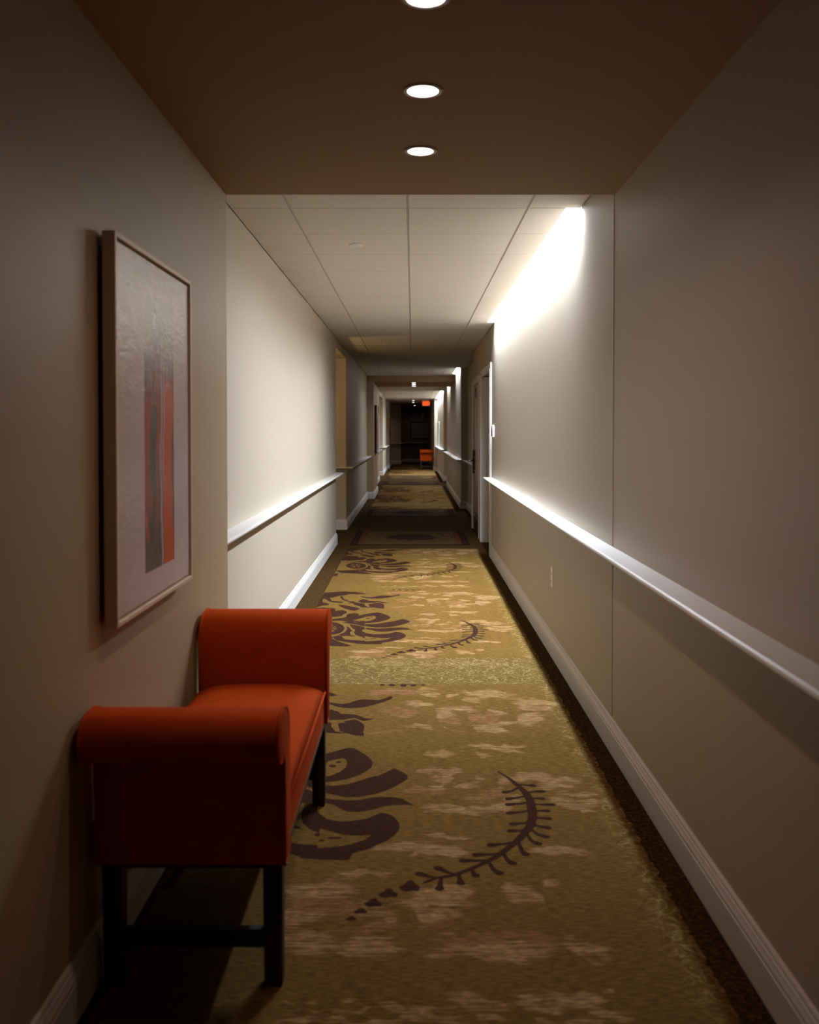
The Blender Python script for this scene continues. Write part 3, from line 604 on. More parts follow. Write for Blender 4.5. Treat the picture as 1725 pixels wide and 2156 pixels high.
# lobby
wall('wall_far', -3.2, -0.505, YL1, YL1 + 0.2, 0, ZTOP, 'dim mauve lobby wall left of the dark recess')
wall('wall_far', 0.735, 3.2, YL1, YL1 + 0.2, 0, ZTOP, 'dim lobby wall right of the dark recess')
wall('wall_far', -0.705, 0.935, YL2, YL2 + 0.2, 0, ZTOP, 'dark back wall of the lobby recess', M_LOBBY)
wall('wall_far', -0.705, -0.505, YL1 + 0.2, YL2, 0, ZTOP, 'left side of the dark lobby recess', M_LOBBY)
wall('wall_far', 0.735, 0.935, YL1 + 0.2, YL2, 0, ZTOP, 'right side of the dark lobby recess', M_LOBBY)
wall('wall_far', -3.2, -3.0, YE, YL1, 0, ZTOP, 'left end wall of the lobby')
wall('wall_far', 3.0, 3.2, YE, YL1, 0, ZTOP, 'right end wall of the lobby')
wall('wall_far', -3.0, XL - 0.25, YE - 0.2, YE, 0, ZTOP, 'lobby wall beside the corridor mouth on the left')
wall('wall_far', XR + 0.3, 3.0, YE - 0.2, YE, 0, ZTOP, 'lobby wall beside the corridor mouth on the right')

# ------------------------------------------------------------------ ceilings
SLOTS = ((4.69, 9.66), (16.55, 18.2), (20.95, 22.8), (25.75, 31.45))
XS = 0.80              # ceiling edge at the light slots
ceil = box('ceiling', -1.2, XS - 0.08, Y0, YE, ZC + 0.022, ZTOP + 0.1, M_GRID)
tag(ceil, 'suspended ceiling of square off-white tiles', 'ceiling', kind='structure')
prev = Y0
for a, b in SLOTS + ((YE, YE),):
    box('ceiling_backing', XS - 0.08, XR + 0.3, prev, a, ZC + 0.022, ZTOP + 0.1, M_GRID, ceil)
    if b > a:
        box('cove_top', XS - 0.08, XR + 0.3, a, b, 2.5715, ZTOP + 0.1, M_TILE, ceil)
    prev = b
CX = (-0.945, -0.634, -0.026, 0.594)
GAPX, GAPY = 0.006, 0.0028
rows = []
y = 4.69 - 0.613
while y < YE:
    rows.append((y, min(y + 0.613, YE)))
    y += 0.613
rows[0] = (S1, rows[0][1])
tile_cache = {}


def put_tile(x0, x1, y0, y1):
    key = (round(x1 - x0, 3), round(y1 - y0, 3))
    me = tile_cache.get(key)
    if me is None:
        w, d = key[0] / 2 - GAPX, key[1] / 2 - GAPY
        bm = bmesh.new()
        add_box(bm, -w, w, -d, d, 0, 0.016, 0.0016, 1)
        o = obj('ceiling_tile', bm, M_TILE, ceil)
        tile_cache[key] = o.data
    else:
        o = link(bpy.data.objects.new('ceiling_tile', me), ceil)
    o.location = ((x0 + x1) / 2, (y0 + y1) / 2, ZC)


for y0, y1 in rows:
    if y0 >= P1 - 0.05 and y1 <= P2 + 0.05: continue
    if y0 < P1 < y1: y1 = P1
    if y0 < P2 < y1: y0 = P2
    ym = (y0 + y1) / 2
    slot = any(a - 0.05 < ym < b + 0.05 for a, b in SLOTS)
    right = XS if slot else (XREC if D2B < ym < RC1 else (0.765 if ym > P3 else XR))
    for x0, x1 in zip(CX, CX[1:] + (right,)):
        put_tile(x0, x1, y0, y1)
bm = bmesh.new()
for x in CX[1:]:
    add_box(bm, x - 0.012, x + 0.012, S1, P1, ZC + 0.006, ZC + 0.024)
    add_box(bm, x - 0.012, x + 0.012, P2, YE, ZC + 0.006, ZC + 0.024)
obj('ceiling_grid', bm, M_GRID, ceil)
s1 = box('ceiling', XL - 0.2, XR + 0.1, Y0, S1, ZS, ZTOP, M_PLASTER)
tag(s1, 'lowered brown plaster soffit in the foreground with downlights', 'ceiling', kind='structure')
s2 = box('ceiling', XL - 0.2, XR + 0.1, P1, P2, ZS, ZTOP, M_PLASTER)
tag(s2, 'far lowered plaster soffit crossing the corridor', 'ceiling', kind='structure')
for nm, x0, x1, y0, y1, lab in (('ceiling', -2.8, XL - 0.2, A1 - 0.1, A2 + 0.1, 'low ceiling inside the left alcove'),
                                ('ceiling', -2.8, XL - 0.2, LB1 - 0.1, LB2 + 0.1, 'low ceiling inside the far left alcove'),
                                ('ceiling', XR + 0.2, 2.8, RA1 - 0.1, RA2 + 0.1, 'low ceiling inside the right alcove')):
    tag(box(nm, x0, x1, y0, y1, 2.516, ZTOP, M_PLASTER), lab, 'ceiling', kind='structure')
tag(box('ceiling', -3.2, 3.2, YE, YL2 + 0.3, ZC, ZTOP, M_PLASTER), 'dark lobby ceiling past the exit sign', 'ceiling', kind='structure')

# ------------------------------------------------------------------ baseboards and chair rails
BASE = [(0, 0), (0.017, 0), (0.017, 0.093), (0.0145, 0.096), (0.0145, 0.099), (0.017, 0.102), (0.017, 0.108),
        (0.013, 0.118), (0.011, 0.126), (0.008, 0.128), (0.008, 0.136), (0.005, 0.142), (0, 0.144)]


def baseboard(name, path, label, side=-1):
    o = sweep(name, path, [(q - 0.001 if q == 0 else q, z) for q, z in BASE], M_TRIM, None, side)
    return tag(o, label, 'baseboard', kind='structure')


baseboard('baseboard_left', [(XP, Y0), (XP, S1), (XL, S1), (XL, A1), (XL - 0.6, A1)], 'white moulded baseboard along the near left wall')
baseboard('baseboard_left', [(-2.58, A2), (XL, A2), (XL, P1), (XP, P1), (XP, P2), (XL, P2), (XL, LB1), (XL - 0.5, LB1)], 'white baseboard round the left alcove corner')
baseboard('baseboard_left', [(-2.58, LB2), (XL, LB2), (XL, 33.9), (-0.885, 33.9), (-0.885, YE), (-1.6, YE)], 'white baseboard of the far left wall')
baseboard('baseboard_right', [(XR, Y0), (XR, D1A)], 'white moulded baseboard along the near right wall', 1)
baseboard('baseboard_right', [(XR, D1B), (XR, D2A)], 'short baseboard between the two right doors', 1)
baseboard('baseboard_right', [(XREC, D2B + 0.02), (XREC, RC1), (XR, RC1), (XR, RA1), (XR + 0.5, RA1)], 'baseboard round the brown right corner', 1)
baseboard('baseboard_right', [(2.58, RA2), (XR, RA2), (XR, P3), (0.765, P3), (0.765, YE), (1.6, YE)], 'white baseboard of the far right wall', 1)
baseboard('baseboard_far', [(-2.98, YL1), (-0.505, YL1), (-0.505, YL2)], 'dim baseboard of the lobby wall on the left')
baseboard('baseboard_far', [(-0.505, YL2), (0.735, YL2)], 'dim baseboard at the back of the lobby recess')
baseboard('baseboard_far', [(0.735, YL1), (2.98, YL1)], 'dim baseboard of the lobby wall on the right')

RAIL = [(0, 0.892), (0.088, 0.892), (0.095, 0.889), (0.098, 0.884), (0.098, 0.879), (0.095, 0.874), (0.086, 0.871),
        (0.066, 0.870), (0.058, 0.864), (0.046, 0.852), (0.034, 0.846), (0.026, 0.845), (0.024, 0.834), (0.016, 0.826), (0.012, 0.822), (0, 0.820)]
trim_n = [0]


def rail(path, label, side=-1):
    trim_n[0] += 1
    o = sweep('trim_%d' % trim_n[0], path, [(q - 0.001 if q == 0 else q, z) for q, z in RAIL], M_TRIM, None, side)
    return tag(o, label, 'chair rail', kind='structure')


rail([(XR, Y0), (XR, D1A)], 'long white chair rail on the near right wall', 1)
rail([(XL, S1), (XL, A1 - 0.02)], 'white chair rail on the bright left wall')
rail([(-2.58, A2), (XL, A2), (XL, P1)], 'chair rail turning round the left alcove corner')
rail([(XL, P2), (XL, LB1 - 0.02)], 'chair rail beyond the far picture')
rail([(-2.58, LB2), (XL, LB2), (XL, 33.9)], 'chair rail of the far left wall')
rail([(XREC, D2B + 0.06), (XREC, RC1), (XR, RC1), (XR, RA1 - 0.02)], 'chair rail in and past the right recess', 1)
rail([(2.58, RA2), (XR, RA2), (XR, P3)], 'chair rail of the far right wall', 1)
rail([(-2.98, YL1), (-0.505, YL1), (-0.505, YL2)], 'chair rail of the dim lobby wall on the left')
rail([(-0.505, YL2), (0.735, YL2)], 'chair rail at the back of the lobby recess')
rail([(0.735, YL1), (2.98, YL1)], 'chair rail of the dim lobby wall on the right')


# ------------------------------------------------------------------ doors
def door(name, label, ya, yb, ztop, leaf_x, jamb_depth, lock):
    root = empty(name, (XR, (ya + yb) / 2, 0))
    tag(root, label, 'door', kind='structure')

    def part(nm, bm, mat, parent=root, smooth=False):
        o = obj(nm, bm, mat, None, smooth)
        o.parent = parent
        o.matrix_parent_inverse = Matrix.Translation(parent.location).inverted() if parent is root else Matrix()
        if parent is not root:
            o.matrix_parent_inverse = Matrix.Identity(4)
        return o
    cw, ct = 0.088, 0.020
    for y0, y1, s in ((ya, ya + cw, 1), (yb - cw, yb, -1)):
        bm = bmesh.new()
        add_box(bm, XR - ct, XR + 0.002, y0, y1, 0, ztop, 0.003)
        inner = (y1 - 0.022, y1 - 0.006) if s > 0 else (y0 + 0.006, y0 + 0.022)
        add_box(bm, XR - ct - 0.004, XR - ct + 0.002, inner[0], inner[1], 0, ztop - 0.066, 0.0015, 1)
        part('casing', bm, M_TRIM)
    bm = bmesh.new()
    add_box(bm, XR - ct, XR + 0.002, ya + cw, yb - cw, ztop - cw, ztop, 0.003)
    add_box(bm, XR - ct - 0.004, XR - ct + 0.002, ya + cw - 0.01, yb - cw + 0.01, ztop - cw + 0.006, ztop - cw + 0.022, 0.0015, 1)
    part('head_casing', bm, M_TRIM)
    for y0, y1 in ((ya + cw - 0.004, ya + cw + 0.018), (yb - cw - 0.018, yb - cw + 0.004)):
        bm = bmesh.new()
        add_box(bm, XR - 0.012, XR + jamb_depth, y0, y1, 0, ztop - cw + 0.01, 0.002)
        part('jamb', bm, M_TRIM)
    # leaf with two sunk panels
    y0, y1 = ya + cw + 0.018, yb - cw - 0.018
    bm = bmesh.new()
    add_box(bm, leaf_x, leaf_x + 0.044, y0, y1, 0.008, ztop - cw + 0.006, 0.002)
    for z0, z1 in ((0.20, 0.86), (1.02, ztop - 0.22)):
        for a, b, c, d in ((y0 + 0.12, y1 - 0.12, z0, z0 + 0.03), (y0 + 0.12, y1 - 0.12, z1 - 0.03, z1), (y0 + 0.12, y0 + 0.15, z0, z1), (y1 - 0.15, y1 - 0.12, z0, z1)):
            add_box(bm, leaf_x - 0.006, leaf_x + 0.004, a, b, c, d, 0.003, 1)
    leaf = part('leaf', bm, M_DOOR)
    if lock:
        yl = y1 - 0.16
        bm = bmesh.new()
        add_box(bm, leaf_x - 0.026, leaf_x + 0.002, yl - 0.036, yl + 0.036, 0.80, 1.135, 0.018, 4)
        part('lock_case', bm, M_BLACK, leaf, True)
        bm = bmesh.new()
        add_lathe(bm, [(0.014, leaf_x - 0.075), (0.014, leaf_x - 0.026)], 16, 'X', (0, yl, 0.985))
        add_box(bm, leaf_x - 0.085, leaf_x - 0.066, yl - 0.125, yl + 0.016, 0.974, 0.996, 0.006, 3)
        o = part('lever_handle', bm, M_CHROME, leaf, True)
        o['label'] = 'bright metal lever handle'
        bm = bmesh.new()
        add_box(bm, leaf_x - 0.008, leaf_x + 0.002, yl - 0.35, yl - 0.17, 1.86, 2.0, 0.003)
        o = part('number_plate', bm, M_BLACK, leaf)
        o['label'] = 'dark number plate high on the door'
        bm = bmesh.new()
        add_box(bm, leaf_x - 0.004, leaf_x + 0.002, y0 + 0.02, y1 - 0.02, 0.02, 0.26, 0.001, 1)
        part('kick_plate', bm, M_BLACK, leaf)
    return root


door('door_1', 'first door on the right in white casing beside the lit wall', D1A, D1B, 2.158, 0.955, 0.13, False)
door('door_2', 'brown second door on the right with black lock and lever', D2A, D2B, 2.13, 0.878, 0.10, True)


# ------------------------------------------------------------------ things on the walls
def room_plaque():
    root = empty('room_sign', (XR, 9.70, 1.40))
    tag(root, 'small rounded room sign, white with maroon face, beside the first right door', 'sign')

    def pl(nm, x0, x1, hy, z0, z1, mat):
        bm = bmesh.new()
        pts = [(-hy, z0), (hy, z0)]
        for i in range(9):
            a = math.pi * i / 8
            pts.append((hy * math.cos(a), z1 - hy * 0.7 + hy * 0.7 * math.sin(a)))
        a = [bm.verts.new((x0, y, z)) for y, z in pts]
        b = [bm.verts.new((x1, y, z)) for y, z in pts]
        bm.faces.new(a); bm.faces.new(b)
        for i in range(len(pts)):
            j = (i + 1) % len(pts)
            bm.faces.new((a[i], a[j], b[j], b[i]))
        return obj(nm, bm, mat, root)
    pl('backing', -0.020, 0.0, 0.064, -0.062, 0.064, M_WHITE)
    pl('face_panel', -0.025, -0.0195, 0.058, -0.056, 0.058, M_MAROON)


room_plaque()

root = empty('wall_outlet', (XR, 5.62, 0.485))
tag(root, 'white outlet cover plate low on the right wall under the chair rail', 'outlet')
bm = bmesh.new()
add_box(bm, -0.007, 0.0, -0.038, 0.038, -0.061, 0.061, 0.003)
obj('cover_plate', bm, M_WHITE, root)
for z in (-0.024, 0.024):
    bm = bmesh.new()
    add_box(bm, -0.010, -0.0065, -0.017, 0.017, z - 0.014, z + 0.014, 0.0012, 1)
    s = obj('socket', bm, M_WHITE, root)
    bm = bmesh.new()
    for yy in (-0.007, 0.007):
        add_box(bm, -0.0106, -0.0098, yy - 0.0012, yy + 0.0012, z - 0.005, z + 0.005)
    obj('socket_slot', bm, M_BLACK, s)

# side wall sprinkler in the recess
root = empty('wall_sprinkler', (XREC, 14.6, 2.12))
tag(root, 'small bright sprinkler head sticking out of the recessed right wall', 'sprinkler')
bm = bmesh.new(); add_lathe(bm, [(0.042, 0.0), (0.042, -0.004), (0.030, -0.016), (0.016, -0.018)], 20, 'X')
obj('escutcheon', bm, M_WHITE, root, True)
bm = bmesh.new(); add_lathe(bm, [(0.013, -0.016), (0.013, -0.055), (0.017, -0.058), (0.017, -0.066)], 16, 'X')
obj('body', bm, M_CHROME, root, True)
bm = bmesh.new()
add_box(bm, -0.105, -0.062, -0.020, -0.014, -0.004, 0.004, 0.001, 1)
add_box(bm, -0.105, -0.062, 0.014, 0.020, -0.004, 0.004, 0.001, 1)
add_box(bm, -0.110, -0.104, -0.030, 0.030, -0.020, 0.030, 0.002, 1)
obj('deflector', bm, M_CHROME, root)

# round caps in the ceiling
CAPS = ((-0.347, 5.60, 'round white sprinkler cap on the bright near tiles'),
        (-0.352, 11.95, 'round sprinkler cap on the shaded tiles before the alcove'),
        (-0.34, 17.4, 'small round ceiling cap just before the far soffit'),
        (-0.335, 27.2, 'tiny round ceiling cap in the far bright tiles'),
        (-0.335, 31.3, 'farthest round ceiling cap, ahead of the dark ceiling speaker'))
first = None
for x, y, lab in CAPS:
    if first is None:
        root = empty('sprinkler_cap')
        bm = bmesh.new(); add_lathe(bm, [(0.043, 0.0), (0.043, -0.006), (0.040, -0.008), (0.0001, -0.009)], 28)
        k1 = obj('cover_plate', bm, M_WHITE, root, True)
        bm = bmesh.new(); add_lathe(bm, [(0.047, 0.0005), (0.047, -0.002), (0.044, -0.003)], 28)
        k2 = obj('rim', bm, M_GRID, root)
        first = root
        parts = [k1, k2]
    else:
        root = link(first.copy())
        for p in parts: link(p.copy(), root)
    root.location = (x, y, ZC)
    tag(root, lab, 'sprinkler', 'round sprinkler caps in the ceiling')

root = empty('ceiling_speaker', (-0.60, 35.6, ZC))
tag(root, 'dark round ceiling grille near the corridor end', 'speaker')
bm = bmesh.new(); add_lathe(bm, [(0.105, 0.0), (0.105, -0.008), (0.098, -0.012), (0.094, -0.006)], 28)
obj('rim', bm, M_BLACK, root)
bm = bmesh.new(); add_lathe(bm, [(0.094, -0.004), (0.06, -0.009), (0.0001, -0.011)], 28)
obj('grille', bm, M_BLACK, root, True)

# ------------------------------------------------------------------ downlights: trim, lens and the lamp itself
LENS_R = 0.0465
DOWNS = [(0.031, 2.147, ZS, 'near downlight cut by the top edge of the picture'),
         (0.031, 2.733, ZS, 'large round downlight, middle one of the foreground soffit'),
         (0.029, 3.315, ZS, 'round downlight nearest the first soffit edge'),
         (0.027, 18.98, ZS, 'first tiny downlight under the far soffit'),
         (0.027, 19.62, ZS, 'second tiny downlight under the far soffit'),
         (0.027, 20.28, ZS, 'third tiny downlight under the far soffit'),
         (0.027, 33.6, ZC, 'distant downlight in the tiles left of the exit sign'),
         (0.027, 35.7, ZC, 'distant downlight at the corridor end'),
         (0.095, 40.2, ZC, 'last small downlight in the dark lobby'),
         (-1.75, 37.9, ZC, 'added unseen downlight past the left wall end, brightening the lobby')]  # last entry: unseen lamp added to brighten the lobby wall
first = None
for i, (x, y, z, lab) in enumerate(DOWNS):
    if first is None:
        root = empty('downlight')
        bm = bmesh.new()
        add_lathe(bm, [(LENS_R, -0.0015), (LENS_R + 0.001, -0.005), (0.0585, -0.004), (0.0600, 0.0)], 40)
        k1 = obj('trim_ring', bm, M_RING, root, True)
        bm = bmesh.new(); add_lathe(bm, [(LENS_R, -0.0035), (LENS_R * 0.8, -0.0068), (LENS_R * 0.4, -0.0088), (0.0001, -0.0094)], 40)
        k2 = obj('lens', bm, M_LENS, root, True)
        first, parts = root, (k1, k2)
    else:
        root = link(first.copy())
        for p in parts: link(p.copy(), root)
    root.location = (x, y, z)
    tag(root, lab, 'downlight', 'recessed downlights along the ceiling')
    ld = bpy.data.lights.new('downlight_lamp', 'AREA')
    ld.shape = 'DISK'
    ld.size = 0.08
    ld.energy = DOWN_W * (0.3 if i == 8 else 1.6 if i == 9 else 0.8 if i > 5 else 1.0)
    ld.color = DOWN_COL
    ld.spread = math.radians(130)
    lo = bpy.data.objects.new('downlight_lamp', ld)
    lo.location = (0, 0, -0.012)
    lo.visible_camera = True
    link(lo, root)

# cove strips above the slots along the right wall
for i, ((a, b), lab) in enumerate(zip(SLOTS, ('long fluorescent cove strip over the bright right wall', 'short cove strip in the slot before the far soffit',
                                              'short cove strip in the slot beyond the far soffit', 'far cove strip before the last right wall projection'))):
    root = empty('cove_light', (0.8375, (a + b) / 2, 2.5712))
    tag(root, lab, 'cove light', 'fluorescent cove strips in the ceiling slots')
    h = (b - a) / 2 - 0.004
    bm = bmesh.new(); add_box(bm, -0.034, 0.034, -h, h, -0.008, 0.0, 0.003, 1)
    obj('channel', bm, M_WHITE, root)
    bm = bmesh.new(); add_box(bm, -0.033, 0.033, -h + 0.003, h - 0.003, -0.012, -0.007, 0.002, 1)
    obj('lens', bm, M_TUBE, root)
    bm = bmesh.new()
    nf = int(2 * h / 0.018)
    for q in range(nf + 1):
        yy = -h + 0.001 + (2 * h - 0.002) * q / nf
        add_box(bm, -0.034, 0.034, yy - 0.0004, yy + 0.0004, -0.0205, -0.0140)
    tag(obj('added_fins', bm, M_FIN, root), kind='stuff')  # fins added under the lamp to narrow its spread along the corridor
    ld = bpy.data.lights.new('cove_lamp', 'AREA')
    ld.shape = 'RECTANGLE'
    ld.size = 0.055
    ld.size_y = 2 * h - 0.02
    ld.energy = SLOT_W * 2 * h * (0.33 if i in (1, 2) else 0.7 if i == 3 else 1.0)
    ld.color = SLOT_COL
    lo = bpy.data.objects.new('cove_lamp', ld)
    lo.location = (0, 0, -0.0135)
    link(lo, root)

# sconces inside the alcoves
for i, (x, y, rz, w, lab) in enumerate(((-1.75, A1, 0.0, 16.0, 'warm wall sconce inside the left alcove'),
                                        (-1.75, LB1, 0.0, 14.0, 'warm wall sconce inside the far left alcove'),
                                        (1.75, RA1, 0.0, 14.0, 'warm wall sconce inside the right alcove'))):
    root = empty('wall_sconce', (x, y, 1.75))
    tag(root, lab, 'sconce', 'sconces inside the alcoves')
    bm = bmesh.new(); add_box(bm, -0.05, 0.05, 0.0, 0.015, -0.09, 0.09, 0.004)
    obj('back_plate', bm, M_BRASS, root)
    bm = bmesh.new(); add_lathe(bm, [(0.05, -0.08), (0.075, 0.08)], 24, 'Z', (0, 0.10, 0))
    obj('shade', bm, glow('sconce_shade', (1.0, 0.72, 0.35), 2.0), root)
    ld = bpy.data.lights.new('sconce_lamp', 'POINT')
    ld.energy = w
    ld.color = ALCOVE_COL
    ld.shadow_soft_size = 0.05
    lo = bpy.data.objects.new('sconce_lamp', ld)
    lo.location = (0, 0.24, 0.08)
    link(lo, root)


# ------------------------------------------------------------------ orange benches
def velvet():
    m, nt, b = new_mat('rust_orange_cloth')
    v = coords(nt)
    f = noise(nt, v, 14, 4, 0.6)
    g = noise(nt, coords(nt, (420, 420, 420)), 1.0, 2)
    c = mix(nt, f, (0.38, 0.047, 0.003), (0.50, 0.072, 0.004))
    c = mix(nt, math_n(nt, 'MULTIPLY', g, 0.4), c, (0.29, 0.030, 0.003))
    nt.links.new(c, b.inputs['Base Color'])
    b.inputs['Roughness'].default_value = 0.9
    b.inputs['Specular IOR Level'].default_value = 0.05
    b.inputs['Sheen Weight'].default_value = 0.0
    b.inputs['Sheen Roughness'].default_value = 0.4
    b.inputs['Sheen Tint'].default_value = (1.0, 0.25, 0.06, 1)
    bump(nt, b, g, 0.25, 0.002)
    return m


M_CLOTH = velvet()
BW = 0.238             # half width


def arm_profile():
    """Scroll arm at the near end: outward is -y. Returns (y, z) outline."""
    pts = [(-0.585, 0.318), (-0.585, 0.580), (-0.590, 0.597)]
    cy_, cz, r = -0.640, 0.655, 0.060
    for i in range(15):
        a = math.radians(-48 - i * (222 / 14))
        pts.append((cy_ + r * math.cos(a), cz + r * math.sin(a)))
    pts += [(-0.590, 0.714), (-0.550, 0.702), (-0.524, 0.680), (-0.509, 0.648), (-0.503, 0.600), (-0.500, 0.318)]
    return pts


def add_tube(bm, pts, r, n=8, closed=True):
    pts = [Vector(p) for p in pts]
    rings = []
    k = len(pts)
    for i, p in enumerate(pts):
        t = (pts[(i + 1) % k] - pts[i - 1]) if closed else (pts[min(i + 1, k - 1)] - pts[max(i - 1, 0)])
        t.normalize()
        up = Vector((1, 0, 0)) if abs(t.x) < 0.9 else Vector((0, 0, 1))
        a = t.cross(up).normalized()
        b = t.cross(a)
        rings.append([bm.verts.new(p + a * (r * math.cos(2 * math.pi * j / n)) + b * (r * math.sin(2 * math.pi * j / n))) for j in range(n)])
    for i in range(k if closed else k - 1):
        A, B = rings[i], rings[(i + 1) % k]
        for j in range(n):
            bm.faces.new((A[j], A[(j + 1) % n], B[(j + 1) % n], B[j]))
    if not closed:
        bm.faces.new(rings[0]); bm.faces.new(rings[-1])


def make_bench():
    root = empty('upholstered_bench')
    for s in (1, -1):
        prof = [(y * s, z) for y, z in arm_profile()]
        bm = bmesh.new()
        a = [bm.verts.new((-BW, y, z)) for y, z in prof]
        b = [bm.verts.new((BW, y, z)) for y, z in prof]
        fa, fb = bm.faces.new(a), bm.faces.new(b)
        for i in range(len(prof)):
            j = (i + 1) % len(prof)
            bm.faces.new((a[i], a[j], b[j], b[i]))
        ends = list(fa.edges) + list(fb.edges)
        bmesh.ops.bevel(bm, geom=ends, offset=0.010, segments=3, affect='EDGES', profile=0.5)
        bmesh.ops.triangulate(bm, faces=[f for f in bm.faces if len(f.verts) > 8])
        arm = obj('armrest', bm, M_CLOTH, root, True)
        arm.data.set_sharp_from_angle(angle=math.radians(50))
        for x in (-BW, BW):
            bm = bmesh.new()
            sx = x - math.copysign(0.004, x)
            inset = [(sx, y, z) for y, z in prof]
            add_tube(bm, inset, 0.0042, 6)
            obj('piping', bm, M_CLOTH, arm, True)
    # seat: boxed border and a crowned, soft-edged cushion
    bm = bmesh.new()
    add_box(bm, -0.226, 0.226, -0.5, 0.5, 0.318, 0.436, 0.008)
    seat = obj('seat_rail', bm, M_CLOTH, root, False)
    bm = bmesh.new()
    nx, ny = 22, 44
    grid = []
    for i in range(nx + 1):
        row = []
        for j in range(ny + 1):
            u, v = 2 * i / nx - 1, 2 * j / ny - 1
            h = 0.436 + 0.056 * (1 - abs(u) ** 3.6) ** 0.6 * (1 - abs(v) ** 8) ** 0.5
            row.append(bm.verts.new((u * 0.230, v * 0.503, h)))
        grid.append(row)
    for i in range(nx):
        for j in range(ny):
            bm.faces.new((grid[i][j], grid[i + 1][j], grid[i + 1][j + 1], grid[i][j + 1]))
    under = [grid[i][0] for i in range(nx + 1)] + [grid[nx][j] for j in range(1, ny + 1)] + [grid[i][ny] for i in range(nx - 1, -1, -1)] + [grid[0][j] for j in range(ny - 1, 0, -1)]
    bm.faces.new(under)
    cushion = obj('seat', bm, M_CLOTH, root, True)
    bm = bmesh.new()
    add_tube(bm, [(0.2295, -0.498, 0.436), (0.2295, 0, 0.436), (0.2295, 0.498, 0.436)], 0.0048, 8, False)
    add_tube(bm, [(-0.2295, -0.498, 0.436), (-0.2295, 0, 0.436), (-0.2295, 0.498, 0.436)], 0.0048, 8, False)
    obj('piping', bm, M_CLOTH, cushion, True)
    bm = bmesh.new()
    add_box(bm, -0.226, 0.226, -0.575, 0.575, 0.304, 0.320, 0.002, 1)
    obj('underside', bm, M_LEG, root)
    for x in (-1, 1):
        for y in (-1, 1):
            bm = bmesh.new()
            w, t = 0.0245, 0.0225
            cx, cy_ = x * 0.201, y * 0.546
            top = [bm.verts.new((cx + a * w, cy_ + b * w, 0.306)) for a, b in ((-1, -1), (1, -1), (1, 1), (-1, 1))]
            bot = [bm.verts.new((cx + a * t + x * 0.001, cy_ + b * t, 0.0)) for a, b in ((-1, -1), (1, -1), (1, 1), (-1, 1))]
            bm.faces.new(top); bm.faces.new(bot)
            for i in range(4):
                bm.faces.new((top[i], top[(i + 1) % 4], bot[(i + 1) % 4], bot[i]))
            bmesh.ops.recalc_face_normals(bm, faces=bm.faces)
            bmesh.ops.bevel(bm, geom=list(bm.edges), offset=0.002, segments=1, affect='EDGES')
            obj('leg', bm, M_LEG, root)
    for y in (-0.546, 0.546):
        bm = bmesh.new(); add_box(bm, -0.19, 0.19, y - 0.012, y + 0.012, 0.094, 0.140, 0.002, 1)
        obj('stretcher', bm, M_LEG, root)
    return root


def copy_tree(o, parent=None):
    c = link(o.copy(), parent)
    for ch in o.children:
        copy_tree(ch, c)
    return c


bench = make_bench()
bench.location = (-0.552, 2.806, 0)
tag(bench, 'large rust-orange scroll-arm bench against the left wall, nearest the camera', 'bench', 'orange upholstered benches')
kids = [bench]
far_bench = copy_tree(bench)
far_bench.location = (0.515, 33.6, 0)
tag(far_bench, 'small distant orange scroll-arm bench by the lobby under the exit sign', 'bench', 'orange upholstered benches')


